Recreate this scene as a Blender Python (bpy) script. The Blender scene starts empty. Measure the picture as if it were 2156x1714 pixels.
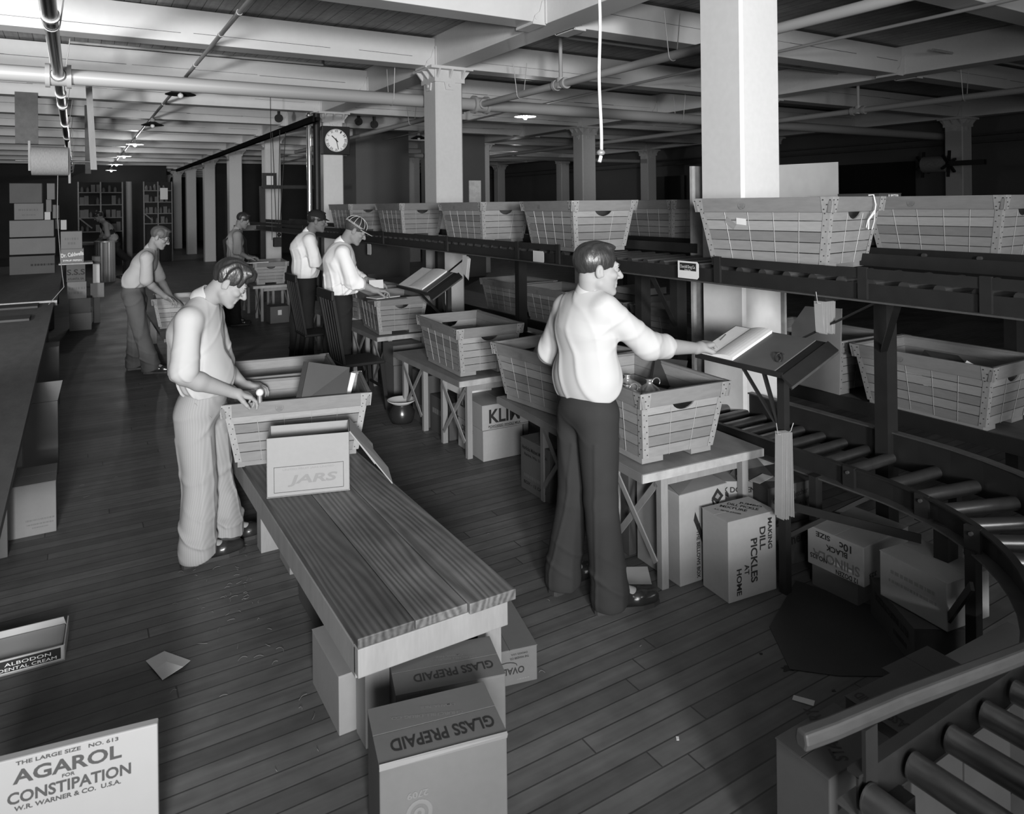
import bpy, bmesh, math, random
import numpy as np
from mathutils import Vector, Matrix, Euler
random.seed(7)
C = bpy.context.scene.collection
SC = bpy.context.scene
R = math.radians

# ------------------------------------------------------------------ camera, light, exposure
# A view camera on a level tripod at 1.90 m, lens fallen, turned 31 degrees from the long axis of the room.
YAW, ROLL = R(31.1), 0.0118
cd = bpy.data.cameras.new('camera'); cam = bpy.data.objects.new('camera', cd); C.objects.link(cam)
cd.sensor_width = 36; cd.lens = 36 * 1520 / 2156; cd.shift_y = -0.199; cd.clip_end = 200; cd.clip_start = 0.05
_s, _c = math.sin(YAW), math.cos(YAW)
_r = Vector((_c, -_s, 0)); _u = Vector((0, 0, 1)); _f = Vector((_s, _c, 0))
_cr, _sr = math.cos(ROLL), math.sin(ROLL)
_x = _r * _cr - _u * _sr; _y = _u * _cr + _r * _sr
cam.matrix_world = Matrix(((_x.x, _y.x, -_f.x, 0), (_x.y, _y.y, -_f.y, 0), (_x.z, _y.z, -_f.z, 1.90), (0, 0, 0, 1)))
cd.dof.use_dof = True; cd.dof.focus_distance = 4.6; cd.dof.aperture_fstop = 7.0
SC.camera = cam
SC.view_settings.view_transform = 'Standard'; SC.view_settings.look = 'None'
SC.view_settings.exposure = 0.0; SC.view_settings.gamma = 1.0; SC.view_settings.use_curve_mapping = False
w = bpy.data.worlds.new('world'); SC.world = w; w.use_nodes = True
w.node_tree.nodes['Background'].inputs[0].default_value = (1, 1, 1, 1)
w.node_tree.nodes['Background'].inputs[1].default_value = 0.36

def lamp(kind, name, loc, energy, target=None, **kw):
    d = bpy.data.lights.new(name, kind); d.energy = energy
    for k, v in kw.items(): setattr(d, k, v)
    o = bpy.data.objects.new(name, d); C.objects.link(o); o.location = loc
    if target is not None:
        o.rotation_euler = (Vector(target) - Vector(loc)).to_track_quat('-Z', 'Y').to_euler()
    return o
# photographer's floodlight standing behind and left of the camera, plus two added fill lamps
lamp('SPOT', 'floodlight', (-1.2, -5.5, 2.35), 4600, (2.3, 8.0, 3.0), spot_size=R(66), spot_blend=1.0, shadow_soft_size=0.5)
lamp('SPOT', 'flash_lamp', (-0.55, -1.5, 1.85), 1200, (2.3, 8.0, 3.9), spot_size=R(102), spot_blend=1.0, shadow_soft_size=0.38)
lamp('SPOT', 'aisle_fill_lamp', (-2.3, 3.0, 2.0), 2300, (2.2, 20.0, 2.9), spot_size=R(58), spot_blend=1.0, shadow_soft_size=0.25)  # added spot out of view, lifts the far pillars along the aisle
_al = lamp('AREA', 'rear_fill_lamp', (3.4, -3.6, 2.6), 95, (2.6, 3.0, .3), shape='RECTANGLE', size=3.0, size_y=1.8)  # added area fill behind the camera, brightens the floor at the right
SC.cycles.use_denoising = True
SC.cycles.max_bounces = 6; SC.cycles.diffuse_bounces = 3; SC.cycles.glossy_bounces = 2
SC.cycles.transmission_bounces = 2; SC.cycles.caustics_reflective = False; SC.cycles.caustics_refractive = False
SC.cycles.sample_clamp_indirect = 6

# ------------------------------------------------------------------ materials (all neutral grey, as the photograph)
MATS = {}
def mat(name, col, rough=0.7, spec=0.3, metal=0.0, noise=0.0, nscale=8.0, stretch=(1, 1, 1), tone=0.0, bump=0.0,
        grain=0.0, gscale=30.0, blotch=0.0, emit=0.0, coord='Object'):
    if name in MATS: return MATS[name]
    m = bpy.data.materials.new(name); m.use_nodes = True; nt = m.node_tree; N = nt.nodes; L = nt.links
    b = N['Principled BSDF']; b.inputs['Roughness'].default_value = rough
    b.inputs['Specular IOR Level'].default_value = spec; b.inputs['Metallic'].default_value = metal
    def math_(op, a, c):
        n = N.new('ShaderNodeMath'); n.operation = op
        for i, v in ((0, a), (1, c)):
            if isinstance(v, (int, float)): n.inputs[i].default_value = v
            else: L.new(v, n.inputs[i])
        return n.outputs[0]
    val = col; tc = N.new('ShaderNodeTexCoord'); mp = N.new('ShaderNodeMapping'); mp.inputs['Scale'].default_value = stretch
    L.new(tc.outputs[coord], mp.inputs['Vector'])
    fac = None
    def mul(cur, x): return x if cur is None else math_('MULTIPLY', cur, x)
    if noise:
        n = N.new('ShaderNodeTexNoise'); n.inputs['Scale'].default_value = nscale; n.inputs['Detail'].default_value = 4
        L.new(mp.outputs[0], n.inputs['Vector'])
        fac = mul(fac, math_('ADD', math_('MULTIPLY', n.outputs['Fac'], 2 * noise), 1 - noise))
    if grain:
        n2 = N.new('ShaderNodeTexNoise'); n2.inputs['Scale'].default_value = gscale; n2.inputs['Detail'].default_value = 6
        L.new(mp.outputs[0], n2.inputs['Vector'])
        fac = mul(fac, math_('ADD', math_('MULTIPLY', n2.outputs['Fac'], 2 * grain), 1 - grain))
    if blotch:
        n3 = N.new('ShaderNodeTexNoise'); n3.inputs['Scale'].default_value = 1.3; n3.inputs['Detail'].default_value = 5
        L.new(tc.outputs[coord], n3.inputs['Vector'])
        fac = mul(fac, math_('ADD', math_('MULTIPLY', n3.outputs['Fac'], 2 * blotch), 1 - blotch))
    if tone:
        at = N.new('ShaderNodeAttribute'); at.attribute_name = 'tone'
        fac = mul(fac, math_('ADD', math_('MULTIPLY', at.outputs['Fac'], tone), 1.0))
    if fac is not None:
        v = math_('MULTIPLY', fac, col); cc = N.new('ShaderNodeCombineColor')
        for i in range(3): L.new(v, cc.inputs[i])
        L.new(cc.outputs[0], b.inputs['Base Color'])
        if bump:
            bp = N.new('ShaderNodeBump'); bp.inputs['Strength'].default_value = bump; bp.inputs['Distance'].default_value = 0.01
            L.new(fac, bp.inputs['Height']); L.new(bp.outputs[0], b.inputs['Normal'])
    else:
        b.inputs['Base Color'].default_value = (col, col, col, 1)
    if emit:
        b.inputs['Emission Color'].default_value = (1, 1, 1, 1); b.inputs['Emission Strength'].default_value = emit
    MATS[name] = m
    return m

def board_mat(name, col, along_x, bw, bl, rough=0.55, var=0.35, gap=0.003, mortar=0.25, spec=0.3):
    m = bpy.data.materials.new(name); m.use_nodes = True; nt = m.node_tree; N = nt.nodes; L = nt.links
    b = N['Principled BSDF']; b.inputs['Specular IOR Level'].default_value = spec
    tc = N.new('ShaderNodeTexCoord'); mp = N.new('ShaderNodeMapping'); L.new(tc.outputs['Object'], mp.inputs['Vector'])
    if not along_x: mp.inputs['Rotation'].default_value = (0, 0, R(90))
    sx_ = N.new('ShaderNodeSeparateXYZ'); L.new(mp.outputs[0], sx_.inputs[0])
    def mm(op, a, b2):
        q = N.new('ShaderNodeMath'); q.operation = op; L.new(a, q.inputs[0])
        if b2 is not None: q.inputs[1].default_value = b2
        return q.outputs[0]
    row = mm('FLOOR', mm('DIVIDE', sx_.outputs[1], bw), None)
    wn = N.new('ShaderNodeTexWhiteNoise'); wn.noise_dimensions = '1D'; L.new(row, wn.inputs['W'])
    ad = N.new('ShaderNodeMath'); ad.operation = 'ADD'; L.new(sx_.outputs[0], ad.inputs[0]); L.new(mm('MULTIPLY', wn.outputs['Value'], bl), ad.inputs[1])
    cb = N.new('ShaderNodeCombineXYZ'); L.new(ad.outputs[0], cb.inputs[0]); L.new(sx_.outputs[1], cb.inputs[1])
    br = N.new('ShaderNodeTexBrick'); br.offset = 0.0; br.inputs['Scale'].default_value = 1.0
    br.inputs['Brick Width'].default_value = bl; br.inputs['Row Height'].default_value = bw
    br.inputs['Mortar Size'].default_value = gap; br.inputs['Mortar Smooth'].default_value = 0.3
    lo, hi = col * (1 - var), col * (1 + var)
    br.inputs['Color1'].default_value = (lo, lo, lo, 1); br.inputs['Color2'].default_value = (hi, hi, hi, 1)
    q = col * mortar; br.inputs['Mortar'].default_value = (q, q, q, 1)
    L.new(cb.outputs[0], br.inputs['Vector'])
    def noise(scale, st, amt, prev):
        m2 = N.new('ShaderNodeMapping'); m2.inputs['Scale'].default_value = st; L.new(cb.outputs[0] if st != (1, 1, 1) else mp.outputs[0], m2.inputs['Vector'])
        n = N.new('ShaderNodeTexNoise'); n.inputs['Scale'].default_value = scale; n.inputs['Detail'].default_value = 6
        L.new(m2.outputs[0], n.inputs['Vector'])
        r = N.new('ShaderNodeMapRange'); r.inputs[1].default_value = 0.25; r.inputs[2].default_value = 0.75
        r.inputs[3].default_value = 1 - amt; r.inputs[4].default_value = 1 + amt
        L.new(n.outputs['Fac'], r.inputs[0])
        x = N.new('ShaderNodeVectorMath'); x.operation = 'SCALE'
        L.new(prev, x.inputs[0]); L.new(r.outputs[0], x.inputs['Scale']); return x.outputs[0], n
    o, n1 = noise(2.2, (1, 1, 1), 0.30, br.outputs['Color'])
    o, n2 = noise(9.0, (0.25, 3, 1), 0.22, o)
    o, n3 = noise(14.0, (1, 1, 1), 0.12, o)
    L.new(o, b.inputs['Base Color'])
    rr = N.new('ShaderNodeMapRange'); rr.inputs[3].default_value = rough - 0.15; rr.inputs[4].default_value = rough + 0.2
    L.new(n1.outputs['Fac'], rr.inputs[0]); L.new(rr.outputs[0], b.inputs['Roughness'])
    bp = N.new('ShaderNodeBump'); bp.inputs['Strength'].default_value = 0.35; bp.inputs['Distance'].default_value = 0.004
    L.new(br.outputs['Fac'], bp.inputs['Height']); bp.invert = True; L.new(bp.outputs[0], b.inputs['Normal'])
    MATS[name] = m
    return m

M_FLOOR = board_mat('floor_boards', 0.080, True, 0.083, 2.6, rough=0.48, var=0.22, gap=0.0035, mortar=0.4)
M_CEIL = board_mat('ceiling_planks', 0.28, False, 0.14, 4.0, rough=0.6, var=0.06, gap=0.004, mortar=0.2)
M_WHITE = mat('painted_timber', 0.54, 0.5, 0.35, noise=0.05, nscale=3, grain=0.05, gscale=14, stretch=(1, 1, 1), bump=0.05)
M_COL = mat('painted_column', 0.53, 0.45, 0.35, noise=0.06, nscale=2, grain=0.07, gscale=25)
M_GRID = mat('painted_girder', 0.62, 0.5, 0.3, noise=0.08, nscale=3, grain=0.05)
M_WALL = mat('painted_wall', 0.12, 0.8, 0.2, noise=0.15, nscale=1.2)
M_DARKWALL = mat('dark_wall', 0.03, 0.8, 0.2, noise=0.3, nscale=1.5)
M_PIPE = mat('painted_pipe', 0.31, 0.4, 0.45)
M_STEEL = mat('black_steel', 0.014, 0.5, 0.3, noise=0.3, nscale=12)
M_STEELW = mat('worn_steel_edge', 0.07, 0.4, 0.5, metal=0.3, noise=0.4, nscale=20)
M_ROLL = mat('roller_steel', 0.16, 0.3, 0.5, metal=0.85, noise=0.35, nscale=14)
M_PIPEB = mat('black_pipe', 0.03, 0.22, 0.6)
M_SLAT = mat('basket_slats', 0.20, 0.65, 0.25, noise=0.08, nscale=6, grain=0.16, gscale=16, tone=0.28, stretch=(1, 1, 5))
M_RIM = mat('basket_rim', 0.15, 0.65, 0.25, noise=0.15, nscale=6, grain=0.16, gscale=16, tone=0.25, stretch=(1, 1, 5))
M_TIN = mat('tin_strap', 0.30, 0.45, 0.5, metal=0.25, noise=0.25, nscale=35)
M_NAIL = mat('nail_heads', 0.03, 0.5, 0.3)
M_WIRE = mat('wire', 0.42, 0.4, 0.5, metal=0.3)
M_CARD = mat('cardboard', 0.17, 0.75, 0.2, noise=0.12, nscale=4, grain=0.06, gscale=40)
M_CARDL = mat('light_cardboard', 0.47, 0.75, 0.2, noise=0.06, nscale=4, grain=0.05, gscale=40)
M_CARDX = mat('lifted_cardboard', 0.25, 0.75, 0.2, noise=0.12, nscale=4, grain=0.06, gscale=40)  # lighter cardboard copy, makes up for shade on cartons; paper tags share it
M_OBOX = mat('pale_carton', 0.24, 0.75, 0.2, noise=0.06, nscale=4, grain=0.05, gscale=40)
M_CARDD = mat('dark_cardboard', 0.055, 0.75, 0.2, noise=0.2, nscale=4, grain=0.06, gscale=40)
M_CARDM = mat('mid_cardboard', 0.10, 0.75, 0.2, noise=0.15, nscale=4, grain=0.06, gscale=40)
M_INK = mat('printing_ink', 0.02, 0.6, 0.2)
M_INKF = mat('faded_ink', 0.13, 0.7, 0.2)
M_INKW = mat('white_ink', 0.65, 0.7, 0.2)
M_PAPER = mat('paper', 0.55, 0.8, 0.2, noise=0.05, nscale=12)
M_PAGE = mat('ledger_page', 0.62, 0.8, 0.2, noise=0.12, nscale=18)
M_BOOK = mat('book_cloth', 0.03, 0.6, 0.3, noise=0.15, nscale=20)
M_BOOKD = mat('ledger_cover', 0.085, 0.6, 0.3, noise=0.15, nscale=12)
M_FAINT = mat('faint_print', 0.175, 0.75, 0.2)
M_SOOT = mat('soot_black', 0.012, 0.95, 0.0)
M_INK2 = mat('grey_ink', 0.05, 0.7, 0.2)
M_BOOKL = mat('book_cloth_light', 0.035, 0.6, 0.3, noise=0.15, nscale=12)
M_TABLE = mat('trestle_wood', 0.16, 0.5, 0.35, noise=0.3, nscale=3, grain=0.2, gscale=9, stretch=(3, 1, 1))
M_TEDGE = mat('worn_table_edge', 0.30, 0.6, 0.3, noise=0.35, nscale=16, grain=0.15)
M_LEG = mat('grey_leg_wood', 0.20, 0.6, 0.3, noise=0.2, nscale=5, grain=0.12, stretch=(3, 3, 0.6))
M_OLD = mat('old_wood', 0.085, 0.6, 0.3, noise=0.35, nscale=5, grain=0.2, stretch=(3, 1, 3))
M_SKIN = mat('skin', 0.25, 0.62, 0.2, noise=0.05, nscale=20)
M_SKIND = mat('tanned_skin', 0.16, 0.62, 0.2, noise=0.08, nscale=20)
M_HAIR = mat('dark_hair', 0.022, 0.38, 0.5, noise=0.5, nscale=60, stretch=(1, 1, 0.3), bump=0.5)
M_HAIRG = mat('short_hair', 0.05, 0.55, 0.35, noise=0.4, nscale=80, bump=0.3)
M_SHIRT = mat('white_shirt', 0.38, 0.85, 0.1, noise=0.03, nscale=5)
M_SHIRTG = mat('grey_shirt', 0.25, 0.85, 0.1, noise=0.06, nscale=5)
M_SHIRTB = mat('lifted_white_shirt', 0.80, 0.85, 0.1, noise=0.03, nscale=5)  # shirt white raised to make up for weaker light on two farther men
M_OLDD = mat('shaded_old_wood', 0.035, 0.6, 0.3, noise=0.4, nscale=6, grain=0.2, stretch=(1, 3, 3))  # old wood darkened, the corner's shade is in the guard beam's colour
M_TRD = mat('dark_trousers', 0.026, 0.85, 0.12, noise=0.12, nscale=10)
M_TRB = mat('black_trousers', 0.02, 0.85, 0.12, noise=0.12, nscale=10)
M_TRM = mat('work_trousers', 0.065, 0.85, 0.12, noise=0.12, nscale=10)
M_SHOE = mat('shoe_leather', 0.02, 0.22, 0.55)
M_SOLE = mat('shoe_sole', 0.03, 0.6, 0.3)
M_LEATH = mat('belt_leather', 0.025, 0.4, 0.4)
M_TWINE = mat('twine', 0.22, 0.9, 0.1, noise=0.35, nscale=30, stretch=(6, 1, 1), bump=0.3)
M_ROPE = mat('cotton_rope', 0.62, 0.9, 0.1, noise=0.2, nscale=60)
M_BRASS = mat('tin_can', 0.42, 0.3, 0.6, metal=0.7)
M_GLASS_DIAL = mat('clock_dial', 0.78, 0.4, 0.3)
M_CHAIR = mat('chair_wood', 0.014, 0.5, 0.3, noise=0.2)
M_ENAMEL = mat('enamel', 0.02, 0.25, 0.5)
M_BULB = mat('lit_bulb', 1.0, 0.4, 0.3, emit=18.0)
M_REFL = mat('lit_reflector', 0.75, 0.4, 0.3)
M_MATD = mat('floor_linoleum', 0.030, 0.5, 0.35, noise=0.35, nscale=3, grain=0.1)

def stripe_mat(name, a, bcol, scale):
    m = bpy.data.materials.new(name); m.use_nodes = True; nt = m.node_tree; N = nt.nodes; L = nt.links
    b = N['Principled BSDF']; b.inputs['Roughness'].default_value = 0.85; b.inputs['Specular IOR Level'].default_value = 0.1
    tc = N.new('ShaderNodeTexCoord'); wv = N.new('ShaderNodeTexWave'); wv.bands_direction = 'DIAGONAL'
    mp = N.new('ShaderNodeMapping'); mp.inputs['Scale'].default_value = (1, -1, 0.0)
    L.new(tc.outputs['Object'], mp.inputs['Vector']); L.new(mp.outputs[0], wv.inputs['Vector'])
    wv.inputs['Scale'].default_value = scale
    mx = N.new('ShaderNodeMix'); mx.data_type = 'RGBA'
    mx.inputs[6].default_value = (a, a, a, 1); mx.inputs[7].default_value = (bcol, bcol, bcol, 1)
    L.new(wv.outputs['Fac'], mx.inputs[0]); L.new(mx.outputs[2], b.inputs['Base Color'])
    MATS[name] = m
    return m
M_STRIPE = stripe_mat('striped_trousers', 0.265, 0.235, 40)

def grain_mat(name, lo, hi):
    m = bpy.data.materials.new(name); m.use_nodes = True; nt = m.node_tree; N = nt.nodes; L = nt.links
    b = N['Principled BSDF']; b.inputs['Roughness'].default_value = 0.5; b.inputs['Specular IOR Level'].default_value = 0.4
    tc = N.new('ShaderNodeTexCoord'); mp = N.new('ShaderNodeMapping'); mp.inputs['Scale'].default_value = (1, 0.10, 1)
    L.new(tc.outputs['Object'], mp.inputs['Vector'])
    wv = N.new('ShaderNodeTexWave'); wv.bands_direction = 'X'; wv.inputs['Scale'].default_value = 11
    wv.inputs['Distortion'].default_value = 16; wv.inputs['Detail'].default_value = 2.5; wv.inputs['Detail Scale'].default_value = 0.55
    L.new(mp.outputs[0], wv.inputs['Vector'])
    m2 = N.new('ShaderNodeMapping'); m2.inputs['Scale'].default_value = (1, 0.02, 1); L.new(tc.outputs['Object'], m2.inputs['Vector'])
    n = N.new('ShaderNodeTexNoise'); n.inputs['Scale'].default_value = 70; n.inputs['Detail'].default_value = 5; L.new(m2.outputs[0], n.inputs['Vector'])
    n2 = N.new('ShaderNodeTexNoise'); n2.inputs['Scale'].default_value = 3.5; n2.inputs['Detail'].default_value = 6; L.new(tc.outputs['Object'], n2.inputs['Vector'])
    def q_(op, a, b2):
        k = N.new('ShaderNodeMath'); k.operation = op
        for i, v in ((0, a), (1, b2)):
            if isinstance(v, float): k.inputs[i].default_value = v
            else: L.new(v, k.inputs[i])
        return k.outputs[0]
    f1 = q_('ADD', q_('MULTIPLY', wv.outputs['Fac'], 0.45), q_('MULTIPLY', n.outputs['Fac'], 0.75))
    f2 = q_('MULTIPLY', f1, q_('ADD', q_('MULTIPLY', n2.outputs['Fac'], 1.3), 0.1))
    mx = N.new('ShaderNodeMix'); mx.data_type = 'RGBA'
    mx.inputs[6].default_value = (lo, lo, lo, 1); mx.inputs[7].default_value = (hi, hi, hi, 1)
    L.new(f2, mx.inputs[0]); L.new(mx.outputs[2], b.inputs['Base Color'])
    bp = N.new('ShaderNodeBump'); bp.inputs['Strength'].default_value = 0.2; bp.inputs['Distance'].default_value = 0.002
    L.new(f1, bp.inputs['Height']); L.new(bp.outputs[0], b.inputs['Normal'])
    MATS[name] = m
    return m
M_BENCH = grain_mat('bench_fir', 0.014, 0.19)
M_BENCHD = grain_mat('bench_fir_dark', 0.012, 0.115)

# ------------------------------------------------------------------ mesh helpers
class MB:
    def __init__(s): s.v = []; s.f = []; s.t = []; s.m = []; s.sm = []
    def add(s, vs, fs, tone=0.0, mi=0, smooth=False):
        b = len(s.v); s.v += [tuple(p) for p in vs]
        for f in fs: s.f.append([b + i for i in f]); s.t.append(tone); s.m.append(mi); s.sm.append(smooth)
        return s
    def box(s, x0, x1, y0, y1, z0, z1, tone=0.0, mi=0):
        return s.hexa([(x0, y0, z0), (x1, y0, z0), (x1, y1, z0), (x0, y1, z0), (x0, y0, z1), (x1, y0, z1), (x1, y1, z1), (x0, y1, z1)], tone, mi)
    def hexa(s, p, tone=0.0, mi=0):
        return s.add(p, [(0, 3, 2, 1), (4, 5, 6, 7), (0, 1, 5, 4), (1, 2, 6, 5), (2, 3, 7, 6), (3, 0, 4, 7)], tone, mi)
    def bar(s, a, b, w, h, up=(0, 0, 1), tone=0.0, mi=0):      # rectangular bar from a to b
        a = Vector(a); b = Vector(b); d = (b - a).normalized(); u = Vector(up)
        r = d.cross(u)
        if r.length < 1e-4: r = d.cross(Vector((1, 0, 0)))
        r.normalize(); u = r.cross(d).normalized(); r *= w / 2; u *= h / 2
        return s.hexa([a - r - u, a + r - u, b + r - u, b - r - u, a - r + u, a + r + u, b + r + u, b - r + u], tone, mi)
    def prism(s, poly, z0, z1, axis='z', tone=0.0, mi=0):     # polygon extruded along an axis; poly in the other two
        n = len(poly)
        def pt(p, h): return {'z': (p[0], p[1], h), 'y': (p[0], h, p[1]), 'x': (h, p[0], p[1])}[axis]
        vs = [pt(p, z0) for p in poly] + [pt(p, z1) for p in poly]
        fs = [tuple(range(n))[::-1], tuple(range(n, 2 * n))] + [(i, (i + 1) % n, n + (i + 1) % n, n + i) for i in range(n)]
        return s.add(vs, fs, tone, mi)
    def cyl(s, a, b, r0, r1=None, n=12, tone=0.0, mi=0, caps=True):
        r1 = r0 if r1 is None else r1
        a = Vector(a); b = Vector(b); d = (b - a).normalized()
        u = d.orthogonal().normalized(); v = d.cross(u)
        vs = []
        for p, r in ((a, r0), (b, r1)):
            for i in range(n):
                t = 2 * math.pi * i / n; vs.append(p + u * (r * math.cos(t)) + v * (r * math.sin(t)))
        s.add(vs, [(i, (i + 1) % n, n + (i + 1) % n, n + i) for i in range(n)], tone, mi, True)
        if caps: s.add(vs[:n], [tuple(range(n))[::-1]], tone, mi); s.add(vs[n:], [tuple(range(n))], tone, mi)
        return s
    def tube(s, path, r, n=8, tone=0.0, mi=0):
        path = [Vector(p) for p in path]; rings = []
        prev = None
        for i, p in enumerate(path):
            d = (path[min(i + 1, len(path) - 1)] - path[max(i - 1, 0)]).normalized()
            if prev is None: u = d.orthogonal().normalized()
            else:
                u = prev - d * prev.dot(d); u = u.normalized() if u.length > 1e-5 else d.orthogonal().normalized()
            prev = u; v = d.cross(u)
            rr = r[i] if isinstance(r, (list, tuple)) else r
            rings.append([p + u * (rr * math.cos(2 * math.pi * k / n)) + v * (rr * math.sin(2 * math.pi * k / n)) for k in range(n)])
        vs = [q for ring in rings for q in ring]; fs = []
        for i in range(len(path) - 1):
            for k in range(n): fs.append((i * n + k, i * n + (k + 1) % n, (i + 1) * n + (k + 1) % n, (i + 1) * n + k))
        s.add(vs, fs, tone, mi, True)
        s.add(rings[0], [tuple(range(n))[::-1]], tone, mi); s.add(rings[-1], [tuple(range(n))], tone, mi)
        return s
    def lathe(s, prof, c=(0, 0, 0), n=24, tone=0.0, mi=0):    # prof: (r, z)
        vs = []; fs = []
        for r, z in prof:
            for k in range(n):
                t = 2 * math.pi * k / n; vs.append((c[0] + r * math.cos(t), c[1] + r * math.sin(t), c[2] + z))
        for i in range(len(prof) - 1):
            for k in range(n): fs.append((i * n + k, i * n + (k + 1) % n, (i + 1) * n + (k + 1) % n, (i + 1) * n + k))
        return s.add(vs, fs, tone, mi, True)
    def ball(s, c, r, n=10, mi=0, sc=(1, 1, 1)):
        prof = []; vs = []; fs = []
        for i in range(n + 1):
            ph = math.pi * i / n - math.pi / 2
            for k in range(n * 2):
                t = math.pi * k / n
                vs.append((c[0] + r * sc[0] * math.cos(ph) * math.cos(t), c[1] + r * sc[1] * math.cos(ph) * math.sin(t), c[2] + r * sc[2] * math.sin(ph)))
        m = n * 2
        for i in range(n):
            for k in range(m): fs.append((i * m + k, i * m + (k + 1) % m, (i + 1) * m + (k + 1) % m, (i + 1) * m + k))
        return s.add(vs, fs, 0, mi, True)
    def sweep(s, path, prof, tone=0.0, mi=0):                 # horizontal path, profile (offset to the left, z)
        path = [Vector((p[0], p[1], p[2] if len(p) > 2 else 0)) for p in path]; n = len(prof); vs = []
        for i, p in enumerate(path):
            d = path[min(i + 1, len(path) - 1)] - path[max(i - 1, 0)]; d.z = 0; d.normalize(); l = Vector((-d.y, d.x, 0))
            for o, z in prof: vs.append(p + l * o + Vector((0, 0, z)))
        fs = []
        for i in range(len(path) - 1):
            for k in range(n): fs.append((i * n + k, (i + 1) * n + k, (i + 1) * n + (k + 1) % n, i * n + (k + 1) % n))
        fs += [tuple(range(n)), tuple(range((len(path) - 1) * n, len(path) * n))[::-1]]
        return s.add(vs, fs, tone, mi)
    def mesh(s, name, mats):
        me = bpy.data.meshes.new(name); me.from_pydata(s.v, [], s.f)
        for m in (mats if isinstance(mats, (list, tuple)) else [mats]): me.materials.append(m)
        if len(s.f):
            me.polygons.foreach_set('material_index', s.m); me.polygons.foreach_set('use_smooth', s.sm)
            a = me.attributes.new('tone', 'FLOAT', 'FACE'); a.data.foreach_set('value', s.t)
        me.update()
        bm = bmesh.new(); bm.from_mesh(me); bmesh.ops.recalc_face_normals(bm, faces=bm.faces); bm.to_mesh(me); bm.free()
        return me

def obj(name, mb, mats, parent=None, loc=None, rot=None, bevel=0.0, label=None):
    me = mb.mesh(name, mats) if isinstance(mb, MB) else mb
    o = bpy.data.objects.new(name, me); C.objects.link(o)
    if parent is not None: o.parent = parent
    if loc is not None: o.location = loc
    if rot is not None: o.rotation_euler = (0, 0, rot) if isinstance(rot, (int, float)) else rot
    if bevel:
        b = o.modifiers.new('bevel', 'BEVEL'); b.width = bevel; b.segments = 2; b.limit_method = 'ANGLE'; b.angle_limit = R(40)
    if label: o['label'] = label
    return o
def tag(o, label, cat, group=None, kind=None):
    o['label'] = label; o['category'] = cat
    if group: o['group'] = group
    if kind: o['kind'] = kind
    return o
def thing(name, label, cat, loc=(0, 0, 0), rotz=0.0, group=None):
    o = bpy.data.objects.new(name, None); C.objects.link(o); o.location = loc; o.rotation_euler = (0, 0, rotz)
    o.empty_display_size = 0.1
    return tag(o, label, cat, group)
def struct(name, mb, mats, parent=None, bevel=0.0):
    o = obj(name, mb, mats, parent, bevel=bevel)
    if parent is None: o['kind'] = 'structure'
    return o
def dup(root, loc=None, rotz=None, label=None, group=None):
    r = root.copy(); C.objects.link(r)
    if loc is not None: r.location = loc
    if rotz is not None: r.rotation_euler = (0, 0, rotz)
    if label: r['label'] = label
    if group: r['group'] = group
    for ch in list(root.children):
        c = ch.copy(); C.objects.link(c); c.parent = r
        for g in list(ch.children):
            d = g.copy(); C.objects.link(d); d.parent = c
    return r
def text(name, s, parent, origin, right, up, size, width=None, m=None, bold=0.0, depth=0.0006, shear=0.0, space=1.0):
    """flat printed lettering centred on origin, in its parent's space; right/up are unit vectors"""
    cu = bpy.data.curves.new(name, 'FONT'); cu.body = s; cu.size = 1.0; cu.align_x = 'CENTER'; cu.align_y = 'CENTER'
    cu.extrude = 0.0; cu.offset = bold; cu.shear = shear; cu.space_character = space; cu.resolution_u = 3
    cu.materials.append(m or M_INK)
    tmp = bpy.data.objects.new('tmp_text', cu); me = bpy.data.meshes.new_from_object(tmp); bpy.data.objects.remove(tmp)
    xs = [v.co.x for v in me.vertices] or [0, 1]; nat = max(xs) - min(xs); cxm = (max(xs) + min(xs)) / 2
    me.materials.clear(); me.materials.append(m or M_INK)
    for v in me.vertices: v.co.x -= cxm
    o = bpy.data.objects.new(name, me); C.objects.link(o); o.parent = parent
    r = Vector(right).normalized(); u = Vector(up).normalized(); n = r.cross(u)
    cap = size / 0.72; sx = cap if width is None else width / max(nat, .05)
    M = Matrix((r, u, n)).transposed().to_4x4()
    p = Vector(origin) + n * 0.0012
    o.matrix_local = Matrix.Translation(p) @ M @ Matrix.Diagonal((sx, cap, 1, 1))
    return o

# ------------------------------------------------------------------ the room
struct('floor', MB().box(-6, 19, -6, 47, -0.1, 0), M_FLOOR)
struct('ceiling', MB().box(-6, 19, -3, 47, 3.93, 4.03), M_CEIL)
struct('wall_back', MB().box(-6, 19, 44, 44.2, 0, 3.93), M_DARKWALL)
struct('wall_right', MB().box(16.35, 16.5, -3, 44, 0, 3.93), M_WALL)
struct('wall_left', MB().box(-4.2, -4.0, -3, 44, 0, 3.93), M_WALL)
struct('wall_partition', MB().box(4.6, 9.3, 30, 30.2, 0, 3.6), M_DARKWALL)

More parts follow.
